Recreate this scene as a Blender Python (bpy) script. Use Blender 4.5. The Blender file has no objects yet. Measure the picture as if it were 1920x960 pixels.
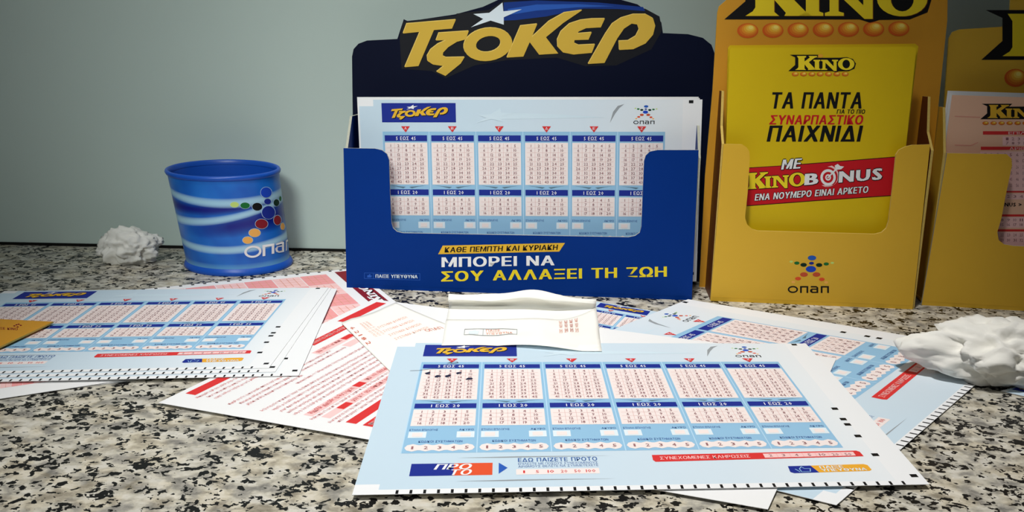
import bpy, bmesh, math, random
import numpy as np
from mathutils import Vector, Matrix, noise
from mathutils.geometry import tessellate_polygon

random.seed(7)
scene = bpy.context.scene
col = scene.collection

# ------------------------------------------------------------------ camera
FPX, PITCH, ROLL, CAMH = 1700.0, math.radians(16.5), math.radians(1.2), 0.22
cam_data = bpy.data.cameras.new('camera')
cam_data.sensor_fit = 'HORIZONTAL'
cam_data.sensor_width = 36.0
cam_data.lens = 36.0 * FPX / 1920.0
cam_data.clip_start = 0.01
cam = bpy.data.objects.new('camera', cam_data)
col.objects.link(cam)
right = Vector((1, 0, 0)); upv = Vector((0, math.sin(PITCH), math.cos(PITCH))); back = Vector((0, -math.cos(PITCH), math.sin(PITCH)))
cr, sr = math.cos(ROLL), math.sin(ROLL)
cx = right * cr + upv * sr
cy = upv * cr - right * sr
cam.matrix_world = Matrix(((cx.x, cy.x, back.x, 0), (cx.y, cy.y, back.y, 0), (cx.z, cy.z, back.z, CAMH), (0, 0, 0, 1)))
scene.camera = cam

# ------------------------------------------------------------------ light
scene.view_settings.view_transform = 'Standard'
scene.view_settings.look = 'None'
scene.view_settings.gamma = 1.0
scene.view_settings.use_curve_mapping = False
scene.view_settings.exposure = 0.08

world = bpy.data.worlds.new('room_ambient')
scene.world = world
world.use_nodes = True
world.node_tree.nodes['Background'].inputs[0].default_value = (0.86, 0.93, 1.0, 1)
world.node_tree.nodes['Background'].inputs[1].default_value = 0.055


def area(name, loc, target, sx, sy, power, color, spread=180):
    l = bpy.data.lights.new(name, 'AREA')
    l.shape = 'RECTANGLE'; l.size = sx; l.size_y = sy; l.energy = power; l.color = color
    l.spread = math.radians(spread)
    o = bpy.data.objects.new(name, l); col.objects.link(o)
    o.location = loc
    o.rotation_euler = (Vector(target) - Vector(loc)).to_track_quat('-Z', 'Y').to_euler()
    return o


def spot(name, loc, target, power, angle, blend, radius, color):
    l = bpy.data.lights.new(name, 'SPOT')
    l.energy = power; l.spot_size = math.radians(angle); l.spot_blend = blend; l.shadow_soft_size = radius; l.color = color
    o = bpy.data.objects.new(name, l); col.objects.link(o)
    o.location = loc
    o.rotation_euler = (Vector(target) - Vector(loc)).to_track_quat('-Z', 'Y').to_euler()
    return o


spot('added_wall_spot', (-0.30, -0.60, 1.05), (-0.12, 0.72, 0.09), 54.0, 25, 1.0, 0.22, (0.95, 1.0, 0.98))  # added unseen spot, brightens wall and upright faces, fading outwards
spot('added_pool_spot', (-0.10, 0.26, 1.3), (0.03, 0.45, 0.0), 66.0, 40, 1.0, 0.07, (1.0, 0.98, 0.95))  # added spot overhead, shapes a bright pool mid-counter with dimmer edges
area('added_area_fill', (-0.5, -0.3, 1.9), (0.0, 0.55, 0.0), 0.9, 0.5, 0.7, (0.95, 0.98, 1.0))  # weak area fill, added for ambient light


# ------------------------------------------------------------------ projection of the photo's lines onto real planes
CAM = np.array([0, 0, CAMH])


def rays(px):
    px = np.asarray(px, float).reshape(-1, 2)
    x = (px[:, 0] - 960) / FPX; y = -(px[:, 1] - 480) / FPX
    x, y = x * cr - y * sr, x * sr + y * cr
    return np.stack([x, math.cos(PITCH) + y * math.sin(PITCH), -math.sin(PITCH) + y * math.cos(PITCH)], 1)


def ground(px, py, z=0.0):
    d = rays([(px, py)])[0]
    return CAM + d * ((z - CAMH) / d[2])


def at_depth(px, py, Y):
    d = rays([(px, py)])[0]
    return CAM + d * (Y / d[1])


# ------------------------------------------------------------------ materials
def lin(c):
    return tuple(((v / 255.0) / 12.92 if v / 255.0 <= 0.04045 else ((v / 255.0 + 0.055) / 1.055) ** 2.4) for v in c) + (1.0,)


MATS = {}


def mat(name, rgb, rough=0.55, spec=0.3, mottle=0.06, scale=60.0):
    if name in MATS:
        return MATS[name]
    m = bpy.data.materials.new(name); m.use_nodes = True
    nt = m.node_tree; b = nt.nodes['Principled BSDF']
    c = lin(rgb)
    b.inputs['Roughness'].default_value = rough
    b.inputs['Specular IOR Level'].default_value = spec
    if mottle > 0:
        tc = nt.nodes.new('ShaderNodeTexCoord')
        n = nt.nodes.new('ShaderNodeTexNoise'); n.inputs['Scale'].default_value = scale; n.inputs['Detail'].default_value = 4
        r = nt.nodes.new('ShaderNodeMapRange')
        r.inputs['To Min'].default_value = 1 - mottle; r.inputs['To Max'].default_value = 1 + mottle
        mx = nt.nodes.new('ShaderNodeMix'); mx.data_type = 'RGBA'; mx.blend_type = 'MULTIPLY'; mx.inputs[0].default_value = 1
        mx.inputs[6].default_value = c
        nt.links.new(tc.outputs['Object'], n.inputs['Vector'])
        nt.links.new(n.outputs['Fac'], r.inputs['Value'])
        nt.links.new(r.outputs[0], mx.inputs[7])
        nt.links.new(mx.outputs[2], b.inputs['Base Color'])
    else:
        b.inputs['Base Color'].default_value = c
    MATS[name] = m
    return m


def ink(name, rgb):
    return mat('ink_' + name, rgb, 0.6, 0.2, 0.0)


paper = mat('white_paper', (236, 236, 236), 0.6, 0.25, 0.015, 40)
receipt_paper = mat('thermal_paper', (247, 245, 237), 0.5, 0.3, 0.02, 60)
blue_card = mat('blue_card', (0, 47, 124), 0.5, 0.10, 0.05, 30)
navy_card = mat('navy_card', (3, 10, 36), 0.5, 0.12, 0.05, 30)
dark_card = mat('dark_card', (6, 8, 18), 0.5, 0.3, 0.05, 30)
yellow_card = mat('yellow_card', (222, 176, 52), 0.45, 0.35, 0.04, 30)
orange_card = mat('orange_card', (214, 152, 40), 0.45, 0.35, 0.05, 30)
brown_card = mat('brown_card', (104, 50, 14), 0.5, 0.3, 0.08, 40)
leaf_yellow = mat('leaflet_yellow', (218, 186, 18), 0.4, 0.35, 0.03, 30)
card_edge = mat('card_edge', (176, 176, 160), 0.8, 0.1, 0.15, 600)
yel_edge = mat('yellow_card_edge', (206, 178, 96), 0.8, 0.1, 0.15, 600)
pink_paper = mat('pink_slip_paper', (236, 190, 160), 0.6, 0.25, 0.02, 40)

I_navy = ink('navy', (26, 44, 140)); I_white = ink('white', (238, 238, 238)); I_gold = ink('gold', (226, 178, 50))
I_black = ink('black', (14, 14, 16)); I_sky = ink('sky', (146, 190, 220)); I_sky2 = ink('pale_sky', (182, 216, 238)); I_grid = ink('grid_pink', (240, 227, 223))
I_red = ink('red', (214, 52, 52)); I_num = ink('numeral', (152, 104, 108)); I_line = ink('grid_line', (222, 178, 172))
I_grey = ink('grey', (150, 156, 160)); I_pale = ink('pale_white', (222, 234, 240)); I_trail = ink('pale_trail', (206, 224, 234)); I_redtext = ink('red_text', (210, 92, 92)); I_yel = ink('yellow', (240, 214, 40))
I_orange = ink('orange', (232, 168, 50)); I_pink = ink('pink', (238, 160, 160)); I_lpink = ink('light_pink', (244, 200, 198))
I_dred = ink('dark_red', (132, 28, 40)); I_teal = ink('label_blue', (64, 100, 160)); I_olive = ink('olive_grey', (92, 122, 140))
I_green = ink('green', (26, 110, 52)); I_dgreen = ink('dark_green', (10, 44, 30)); I_lgreen = ink('light_green', (196, 220, 120))
I_blue = ink('blue', (26, 70, 190)); I_mid = ink('mid_blue', (40, 90, 180)); I_redor = ink('orange_red', (224, 82, 44)); I_rose = ink('rose', (196, 82, 50)); I_lorange = ink('light_orange', (242, 178, 90))
I_faint = ink('faded_print', (228, 160, 140)); I_pen = ink('pen', (30, 32, 60)); I_bon = ink('bonus_red', (198, 24, 34)); I_lettergold = ink('letter_gold', (214, 176, 66)); I_goldlight = ink('gold_light', (238, 208, 112))
I_deep = ink('deep_blue', (14, 52, 130))


def nmath(nt, op, a, b=None, clamp=False):
    n = nt.nodes.new('ShaderNodeMath'); n.operation = op; n.use_clamp = clamp
    for i, v in enumerate((a, b)):
        if v is None: continue
        if isinstance(v, (int, float)): n.inputs[i].default_value = v
        else: nt.links.new(v, n.inputs[i])
    return n.outputs[0]


def ramp(nt, fac, stops, interp='LINEAR'):
    r = nt.nodes.new('ShaderNodeValToRGB'); r.color_ramp.interpolation = interp
    els = r.color_ramp.elements
    els[0].position, els[0].color = stops[0][0], stops[0][1]
    els[1].position, els[1].color = stops[-1][0], stops[-1][1]
    for p, c in stops[1:-1]:
        e = els.new(p); e.color = c
    nt.links.new(fac, r.inputs[0])
    return r.outputs[0]


def mix(nt, fac, a, b, blend='MIX'):
    n = nt.nodes.new('ShaderNodeMix'); n.data_type = 'RGBA'; n.blend_type = blend
    for i, v in ((0, fac), (6, a), (7, b)):
        if isinstance(v, (int, float)): n.inputs[i].default_value = v
        elif isinstance(v, tuple): n.inputs[i].default_value = v
        else: nt.links.new(v, n.inputs[i])
    return n.outputs[2]


def granite():
    m = bpy.data.materials.new('speckled_granite'); m.use_nodes = True
    nt = m.node_tree; b = nt.nodes['Principled BSDF']
    tc = nt.nodes.new('ShaderNodeTexCoord')
    mp = nt.nodes.new('ShaderNodeMapping'); mp.inputs['Scale'].default_value = (0.8, 1.0, 1.0)
    nt.links.new(tc.outputs['Object'], mp.inputs['Vector'])

    def nz(scale, detail, rough, dist=0.0, off=0.0):
        n = nt.nodes.new('ShaderNodeTexNoise'); n.inputs['Scale'].default_value = scale; n.inputs['Detail'].default_value = detail
        n.inputs['Roughness'].default_value = rough; n.inputs['Distortion'].default_value = dist
        if off:
            a = nt.nodes.new('ShaderNodeVectorMath'); a.inputs[1].default_value = (off, off * 0.7, off * 0.3)
            nt.links.new(mp.outputs[0], a.inputs[0]); nt.links.new(a.outputs[0], n.inputs['Vector'])
        else:
            nt.links.new(mp.outputs[0], n.inputs['Vector'])
        return n.outputs['Fac']
    # coordinates warped by noise so that the grains get ragged outlines
    wn = nt.nodes.new('ShaderNodeTexNoise'); wn.inputs['Scale'].default_value = 260; wn.inputs['Detail'].default_value = 3
    nt.links.new(mp.outputs[0], wn.inputs['Vector'])
    sc = nt.nodes.new('ShaderNodeVectorMath'); sc.operation = 'SCALE'; sc.inputs['Scale'].default_value = 0.0075
    nt.links.new(wn.outputs['Color'], sc.inputs[0])
    ad = nt.nodes.new('ShaderNodeVectorMath'); nt.links.new(mp.outputs[0], ad.inputs[0]); nt.links.new(sc.outputs[0], ad.inputs[1])

    def cells(scale, off):
        o_ = nt.nodes.new('ShaderNodeVectorMath'); o_.inputs[1].default_value = (off, off * .6, 0)
        nt.links.new(ad.outputs[0], o_.inputs[0])
        v = nt.nodes.new('ShaderNodeTexVoronoi'); v.inputs['Scale'].default_value = scale
        nt.links.new(o_.outputs[0], v.inputs['Vector'])
        sp = nt.nodes.new('ShaderNodeSeparateColor'); nt.links.new(v.outputs['Color'], sp.inputs[0])
        return sp.outputs[0], sp.outputs[1]
    r1, g1 = cells(440, 0.0)
    r2, g2 = cells(240, 5.3)
    big = ramp(nt, nz(120, 4, 0.55, 0.2), [(0.34, lin((84, 82, 76))), (0.44, lin((142, 138, 128))), (0.52, lin((192, 186, 168))), (0.62, lin((216, 212, 200)))])
    tint = ramp(nt, nz(75, 2, 0.5, 0, 7.7), [(0.4, lin((196, 180, 146))), (0.5, lin((186, 182, 170))), (0.62, lin((168, 166, 160)))])
    base = mix(nt, 0.28, big, tint)
    base = mix(nt, 0.14, base, ramp(nt, r2, [(0.0, lin((90, 88, 80))), (1.0, lin((235, 228, 214)))]))
    cluster = ramp(nt, nz(85, 3, 0.6, 0, 4.4), [(0.36, (0.62, 0.62, 0.62, 1)), (0.47, (0.19, 0.19, 0.19, 1)), (0.66, (0.09, 0.09, 0.09, 1))])
    blk = nmath(nt, 'LESS_THAN', g1, cluster)
    base = mix(nt, blk, base, lin((20, 19, 18)))
    nt.links.new(base, b.inputs['Base Color'])
    b.inputs['Roughness'].default_value = 0.38
    b.inputs['Specular IOR Level'].default_value = 0.3
    return m


def slip_paper(name):
    m = bpy.data.materials.new(name); m.use_nodes = True
    nt = m.node_tree; b = nt.nodes['Principled BSDF']
    uv = nt.nodes.new('ShaderNodeUVMap'); uv.uv_map = 'sheet'
    s = nt.nodes.new('ShaderNodeSeparateXYZ'); nt.links.new(uv.outputs[0], s.inputs[0])
    u, v = s.outputs[0], s.outputs[1]
    white = lin((236, 237, 238)); blue = lin((186, 212, 232))
    fac = ramp(nt, u, [(0.0, lin((196, 216, 229))), (0.3, lin((197, 217, 230))), (0.66, lin((208, 222, 232))), (0.9, lin((226, 232, 236))), (1.0, white)])
    # white corner notches and bottom margin of the print
    notch = nmath(nt, 'MULTIPLY', nmath(nt, 'LESS_THAN', u, 0.042), nmath(nt, 'MAXIMUM', nmath(nt, 'LESS_THAN', v, 0.035), nmath(nt, 'GREATER_THAN', v, 0.952)))
    low = nmath(nt, 'GREATER_THAN', v, 0.978)
    edge = nmath(nt, 'MAXIMUM', notch, low)
    edge = nmath(nt, 'MAXIMUM', edge, nmath(nt, 'GREATER_THAN', u, 0.945))
    c = mix(nt, edge, fac, white)
    nt.links.new(c, b.inputs['Base Color'])
    b.inputs['Roughness'].default_value = 0.55; b.inputs['Specular IOR Level'].default_value = 0.25
    return m


slip_mat = slip_paper('printed_slip_paper')


# ------------------------------------------------------------------ mesh building
class Part:
    def __init__(self):
        self.v = []; self.f = []; self.m = []; self.mats = []; self.n = 0

    def add(self, verts, faces, material):
        if material not in self.mats: self.mats.append(material)
        mi = self.mats.index(material)
        verts = np.asarray(verts, float)
        self.v.append(verts)
        k = self.n
        for f in faces:
            self.f.append(tuple(i + k for i in f)); self.m.append(mi)
        self.n += len(verts)
        return self

    def build(self, name, parent=None, smooth=False, uv=None):
        me = bpy.data.meshes.new(name)
        me.from_pydata(np.concatenate(self.v).tolist(), [], self.f)
        for m in self.mats: me.materials.append(m)
        me.polygons.foreach_set('material_index', self.m)
        if smooth: me.polygons.foreach_set('use_smooth', [True] * len(me.polygons))
        if uv is not None:
            lay = me.uv_layers.new(name='sheet')
            idx = np.zeros(len(me.loops), int); me.loops.foreach_get('vertex_index', idx)
            lay.data.foreach_set('uv', np.asarray(uv, float)[idx].ravel())
        me.update()
        o = bpy.data.objects.new(name, me); col.objects.link(o)
        if parent is not None:
            o.parent = parent
            o.matrix_parent_inverse = Matrix.Translation(parent.location).inverted() if parent.parent is None else Matrix.Identity(4)
        return o


def tag(o, label=None, cat=None, group=None, kind=None):
    if label: o['label'] = label
    if cat: o['category'] = cat
    if group: o['group'] = group
    if kind: o['kind'] = kind
    return o


def thing(name, label, cat, loc, group=None):
    o = bpy.data.objects.new(name, None); col.objects.link(o)
    o.empty_display_size = 0.02
    o.location = tuple(float(x) for x in loc)
    return tag(o, label, cat, group)


# ---- flat 2D pieces: (verts Nx2, faces)
def poly(*loops):
    vs = [Vector((p[0], p[1], 0)) for l in loops for p in l]
    tr = tessellate_polygon([[Vector((p[0], p[1], 0)) for p in l] for l in loops])
    return np.array([(v.x, v.y) for v in vs]), [tuple(t) for t in tr]


def rect(x0, y0, x1, y1, nx=1, ny=1):
    v = [(x0 + (x1 - x0) * i / nx, y0 + (y1 - y0) * j / ny) for j in range(ny + 1) for i in range(nx + 1)]
    f = [(j * (nx + 1) + i, j * (nx + 1) + i + 1, (j + 1) * (nx + 1) + i + 1, (j + 1) * (nx + 1) + i) for j in range(ny) for i in range(nx)]
    return np.array(v), f


def ell(x, y, rx, ry, n=18, rot=0.0):
    c, s = math.cos(rot), math.sin(rot)
    return [(x + rx * math.cos(a) * c - ry * math.sin(a) * s, y + rx * math.cos(a) * s + ry * math.sin(a) * c) for a in [2 * math.pi * k / n for k in range(n)]]


def smooth_loop(pts, it=2):
    for _ in range(it):
        q = []
        for i in range(len(pts)):
            a, b = pts[i], pts[(i + 1) % len(pts)]
            q.append((a[0] * .75 + b[0] * .25, a[1] * .75 + b[1] * .25)); q.append((a[0] * .25 + b[0] * .75, a[1] * .25 + b[1] * .75))
        pts = q
    return pts


GL = {}


def glyph(ch, bold, res):
    k = (ch, bold, res)
    if k not in GL:
        cu = bpy.data.curves.new('glyph', 'FONT'); cu.body = ch; cu.resolution_u = res; cu.offset = bold
        o = bpy.data.objects.new('glyph', cu); m = o.to_mesh()
        v = np.array([(p.co.x, p.co.y) for p in m.vertices]).reshape(-1, 2)
        f = [tuple(p.vertices) for p in m.polygons]
        o.to_mesh_clear(); bpy.data.objects.remove(o); bpy.data.curves.remove(cu)
        if len(v):
            x0, x1 = v[:, 0].min(), v[:, 0].max()
            v = v - (x0, 0); w = x1 - x0
        else: w = 0.22
        GL[k] = (v, f, w)
    return GL[k]


def text(s, p0, p1, h, bold=0.0, shear=0.0, res=2, gap=0.1):
    """lettering fitted between baseline points p0 and p1, cap height h along the page's down axis;
    bold thickens the strokes by laying the same outline a little to each side"""
    V = []; F = []; x = 0.0; n = 0
    if bold >= 0.03: sm = [(0, 0), (bold, bold * .5), (-bold, bold * .5), (bold, -bold * .5), (-bold, -bold * .5)]
    elif bold > 0: sm = [(bold, 0), (-bold, 0)]
    else: sm = [(0, 0)]
    gap += 2 * bold
    for ch in s:
        v, f, w = glyph(ch, 0.0, res)
        if len(v):
            for li, (ox, oy) in enumerate(sm):
                vv = v + (ox, oy * 0.6); vv[:, 0] += x + shear * vv[:, 1]
                V.append(np.column_stack([vv, np.full(len(vv), li * 0.00001)])); F += [tuple(i + n for i in t) for t in f]; n += len(vv)
        x += w + gap
    x -= gap
    V = np.concatenate(V)
    V[:, 0] /= x; V[:, 1] /= 0.715
    p0 = np.array(p0, float); p1 = np.array(p1, float)
    out = p0 + V[:, :1] * (p1 - p0) + V[:, 1:2] * np.array([0, -h])
    return np.column_stack([out, V[:, 2]]), F


def shift(piece, dx, dy):
    v = piece[0].copy(); v[:, 0] += dx; v[:, 1] += dy
    return v, piece[1]


def fit(piece, src, dst):
    p = piece[0]
    v = (p[:, :2] - np.array(src[:2])) / (np.array(src[2:]) - np.array(src[:2]))
    return np.column_stack([np.array(dst[:2]) + v * (np.array(dst[2:]) - np.array(dst[:2])), p[:, 2:]]), piece[1]


class Plane:
    """a real plane; maps the photograph's points that lie on it, or its own (a, h) coordinates"""
    def __init__(self, o, ex, up, toward):
        self.o, self.ex, self.up, self.n = [np.array(x, float) for x in (o, ex, up, toward)]

    def px(self, pts, lift=0.0):
        d = rays(pts)
        o = self.o + self.n * lift
        t = ((o - CAM) @ self.n) / (d @ self.n)
        return CAM + d * t[:, None]

    def local(self, pts):
        p = self.px(pts) - self.o
        return np.stack([p @ self.ex, p @ self.up], 1)

    def pt(self, ah, lift=0.0):
        ah = np.asarray(ah, float).reshape(-1, 2)
        return self.o + ah[:, :1] * self.ex + ah[:, 1:] * self.up + self.n * lift

    def moved(self, depth):
        return Plane(self.o - self.n * depth, self.ex, self.up, self.n)


LIFT = 0.00006


def print_px(part, plane, piece, material, layer=1):
    v = piece[0]
    out = plane.px(v[:, :2], LIFT * layer)
    if v.shape[1] > 2: out = out + v[:, 2:] * plane.n
    part.add(out, piece[1], material)


def prism(part, loop3, offset, face_mat, edge_mat, back_mat=None, loops2=None):
    """card cut to an outline: front loop(s) of 3D points, thickness vector"""
    loop3 = np.asarray(loop3); n = len(loop3); off = np.asarray(offset)
    tr = tessellate_polygon([[Vector(p) for p in loop3]])
    part.add(loop3, [tuple(t) for t in tr], face_mat)
    part.add(loop3 + off, [tuple(reversed(t)) for t in tr], back_mat or face_mat)
    part.add(np.concatenate([loop3, loop3 + off]), [(i, (i + 1) % n, (i + 1) % n + n, i + n) for i in range(n)], edge_mat)


# ------------------------------------------------------------------ the setting
def slab(name, x0, y0, z0, x1, y1, z1, material):
    p = Part()
    v = [(x, y, z) for z in (z0, z1) for y in (y0, y1) for x in (x0, x1)]
    p.add(v, [(0, 2, 3, 1), (4, 5, 7, 6), (0, 1, 5, 4), (2, 6, 7, 3), (0, 4, 6, 2), (1, 3, 7, 5)], material)
    return p.build(name)


WALLY = 0.746
tag(slab('counter', -1.0, 0.05, -0.03, 1.0, WALLY, 0.0, granite()), 'speckled black and cream granite counter top', 'counter', kind='structure')
wall_mat = mat('grey_wall_paint', (196, 212, 204), 0.6, 0.2, 0.03, 5)
tag(slab('wall_back', -1.0, WALLY, -0.03, 1.0, WALLY + 0.05, 0.75, wall_mat), 'plain pale grey back wall behind the counter', 'wall', kind='structure')
tag(slab('trim_1', -1.0, WALLY - 0.0015, 0.0, 1.0, WALLY - 0.0001, 0.0022, mat('dark_sealant', (24, 24, 22), 0.8, 0.1, 0.1, 200)), 'thin dark joint between wall and granite counter', 'trim', kind='structure')

# ------------------------------------------------------------------ emblem and logo shapes
# shooting-star game logo letters, outline coordinates on a 1230 x 320 field
_T = [(368, 112), (607, 92), (588, 136), (500, 143), (425, 318), (358, 324), (432, 152), (350, 160)]
_Z = [(524, 157), (670, 147), (656, 188), (612, 200), (570, 226), (545, 252), (543, 268), (560, 276), (650, 274), (630, 306), (556, 366), (513, 346), (548, 318), (496, 311), (470, 294), (467, 268), (484, 238), (520, 210), (560, 192), (510, 194)]
_O1 = ell(763, 213, 119, 80, 28, -0.16); _O2 = ell(765, 211, 61, 38, 22, -0.2)
_K = [(922, 122), (1003, 113), (976, 178), (1060, 100), (1135, 58), (1222, 46), (1130, 108), (1045, 178), (1105, 257), (1012, 263), (966, 202), (935, 272), (855, 277)]
_E = [(1332, 87), (1312, 130), (1240, 134), (1205, 150), (1196, 160), (1268, 154), (1252, 190), (1184, 192), (1182, 206), (1205, 216), (1284, 212), (1268, 254), (1180, 262), (1128, 252), (1102, 225), (1100, 190), (1118, 150), (1160, 112), (1215, 94), (1270, 88)]
_P = [(1250, 308), (1335, 160), (1368, 112), (1410, 84), (1470, 66), (1530, 66), (1566, 86), (1577, 122), (1566, 166), (1530, 208), (1470, 236), (1402, 240), (1400, 196), (1445, 194), (1482, 172), (1498, 140), (1490, 116), (1462, 112), (1425, 136), (1392, 184), (1330, 303)]
_STAR = [(682, 133), (742, 92), (694, 68), (772, 62), (836, 12), (840, 55), (930, 45), (842, 84), (842, 120), (778, 100)]
LOGO_LETTERS = [poly(_T), poly(_Z), poly(_O1, _O2), poly(_K), poly(_E), poly(_P)]
LOGO_BOX = (350, 46, 1577, 366)
STAR_PIECE = poly(_STAR)

KB = (548, 312, 943, 420)
KINO_BACK = poly([(556, 317), (735, 317), (716, 335), (850, 334), (890, 331), (925, 342), (943, 368), (934, 398), (900, 412), (842, 413), (826, 419), (806, 412), (548, 412), (588, 376), (588, 332)])
KINO_LET = [poly([(598, 324), (652, 324), (652, 332), (643, 335), (643, 356), (674, 333), (666, 324), (716, 324), (716, 331), (701, 335), (668, 360), (702, 396), (714, 405), (662, 405), (665, 399), (643, 373), (643, 397), (652, 405), (588, 405), (602, 396), (607, 388), (607, 338)]),
            poly([(695, 346), (735, 346), (735, 353), (728, 355), (728, 396), (736, 399), (736, 405), (690, 405), (703, 396), (703, 356), (695, 353)]),
            poly([(739, 346), (776, 346), (812, 384), (812, 356), (803, 353), (803, 346), (838, 346), (838, 353), (830, 356), (830, 411), (814, 411), (765, 363), (765, 396), (775, 399), (775, 405), (739, 405), (739, 399), (748, 396), (748, 356), (739, 353)]),
            poly(ell(886, 371, 48, 35, 26), ell(886, 371, 22, 25, 20))]
KINO_DOT = poly(ell(736, 324, 15, 11, 14))

EB = (533, 598, 793, 812)
DOTS = [(669, 612, 24, 14, 'B'), (553, 633, 10, 6, 'l'), (584, 641, 15, 9, 'g'), (622, 651, 18, 11, 'd'), (666, 642, 14, 8, 'n'), (709, 652, 18, 11, 'd'), (749, 646, 15, 9, 'g'), (783, 640, 10, 6, 'l'),
        (663, 675, 29, 18, 'b'), (624, 706, 22, 13, 'r'), (694, 706, 22, 13, 'r'), (591, 729, 17, 10, 'o'), (724, 733, 16, 10, 'o'), (564, 748, 11, 7, 'y'), (748, 750, 11, 7, 'y')]
DCOL = {'B': I_mid, 'l': I_lgreen, 'g': I_green, 'd': I_dgreen, 'n': I_navy, 'b': I_blue, 'r': I_rose, 'o': I_redor, 'y': I_lorange}


WORD = [poly(ell(562, 790, 29, 20, 18), ell(562, 790, 20, 12.5, 16)),
        poly([(602, 771), (648, 771), (648, 810), (638, 810), (638, 779), (612, 779), (612, 810), (602, 810)]),
        poly([(662, 771), (694, 771), (704, 779), (704, 810), (668, 810), (658, 803), (658, 792), (668, 785), (694, 785), (694, 779), (662, 779)], [(671, 792), (694, 792), (694, 803), (671, 803)]),
        poly([(718, 771), (764, 771), (764, 810), (754, 810), (754, 779), (728, 779), (728, 810), (718, 810)])]


def emblem(dst, text_mat=I_black, n=12):
    out = []
    for (x, y, rx, ry, c) in DOTS:
        out.append((fit(poly(ell(x, y, rx, ry, n)), EB, dst), DCOL[c]))
    for L in WORD: out.append((fit(L, EB, dst), text_mat))
    return out


# ------------------------------------------------------------------ betting slips
def slip_mapper(O, U, V, nrm, bend=None):
    O, U, V, nrm = [np.asarray(x, float) for x in (O, U, V, nrm)]

    def f(uv, lift=0.0):
        uv = np.asarray(uv, float).reshape(-1, 2)
        p = O + uv[:, :1] * U + uv[:, 1:] * V
        b = bend(uv[:, 0], uv[:, 1]) if bend is not None else 0.0
        return p + (np.asarray(b).reshape(-1, 1) + lift) * nrm
    return f


THK = 0.00022


def sheet_part(f, material, edge=paper, nu=16, nv=10):
    v, fc = rect(0, 0, 1, 1, nu, nv)
    p = Part()
    p.add(f(v, 0.0), fc, material)
    p.add(f(v, -THK), [tuple(reversed(q)) for q in fc], edge)
    ring = [i for i in range(nu + 1)] + [j * (nu + 1) + nu for j in range(1, nv + 1)] + [nv * (nu + 1) + i for i in range(nu - 1, -1, -1)] + [j * (nu + 1) for j in range(nv - 1, 0, -1)]
    rv = v[ring]; n = len(ring)
    p.add(np.concatenate([f(rv, 0.0), f(rv, -THK)]), [(i, i + n, (i + 1) % n + n, (i + 1) % n) for i in range(n)], edge)
    return p, np.concatenate([v, v, rv, rv])


def pr(part, f, piece, material, layer):
    v = piece[0]
    out = f(v[:, :2], LIFT * layer)
    if v.shape[1] > 2:
        e = f(np.array([(0.5, 0.5)]), 1.0) - f(np.array([(0.5, 0.5)]), 0.0)
        out = out + v[:, 2:] * e
    part.add(out, piece[1], material)


PU = [0.072 + 0.1385 * i for i in range(6)]; PW = 0.126


def number_grid(part, f, u0, v0, u1, v1, rows, start_layer=3, cols=5):
    pr(part, f, rect(u0, v0, u1, v1), I_grid, start_layer)


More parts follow.
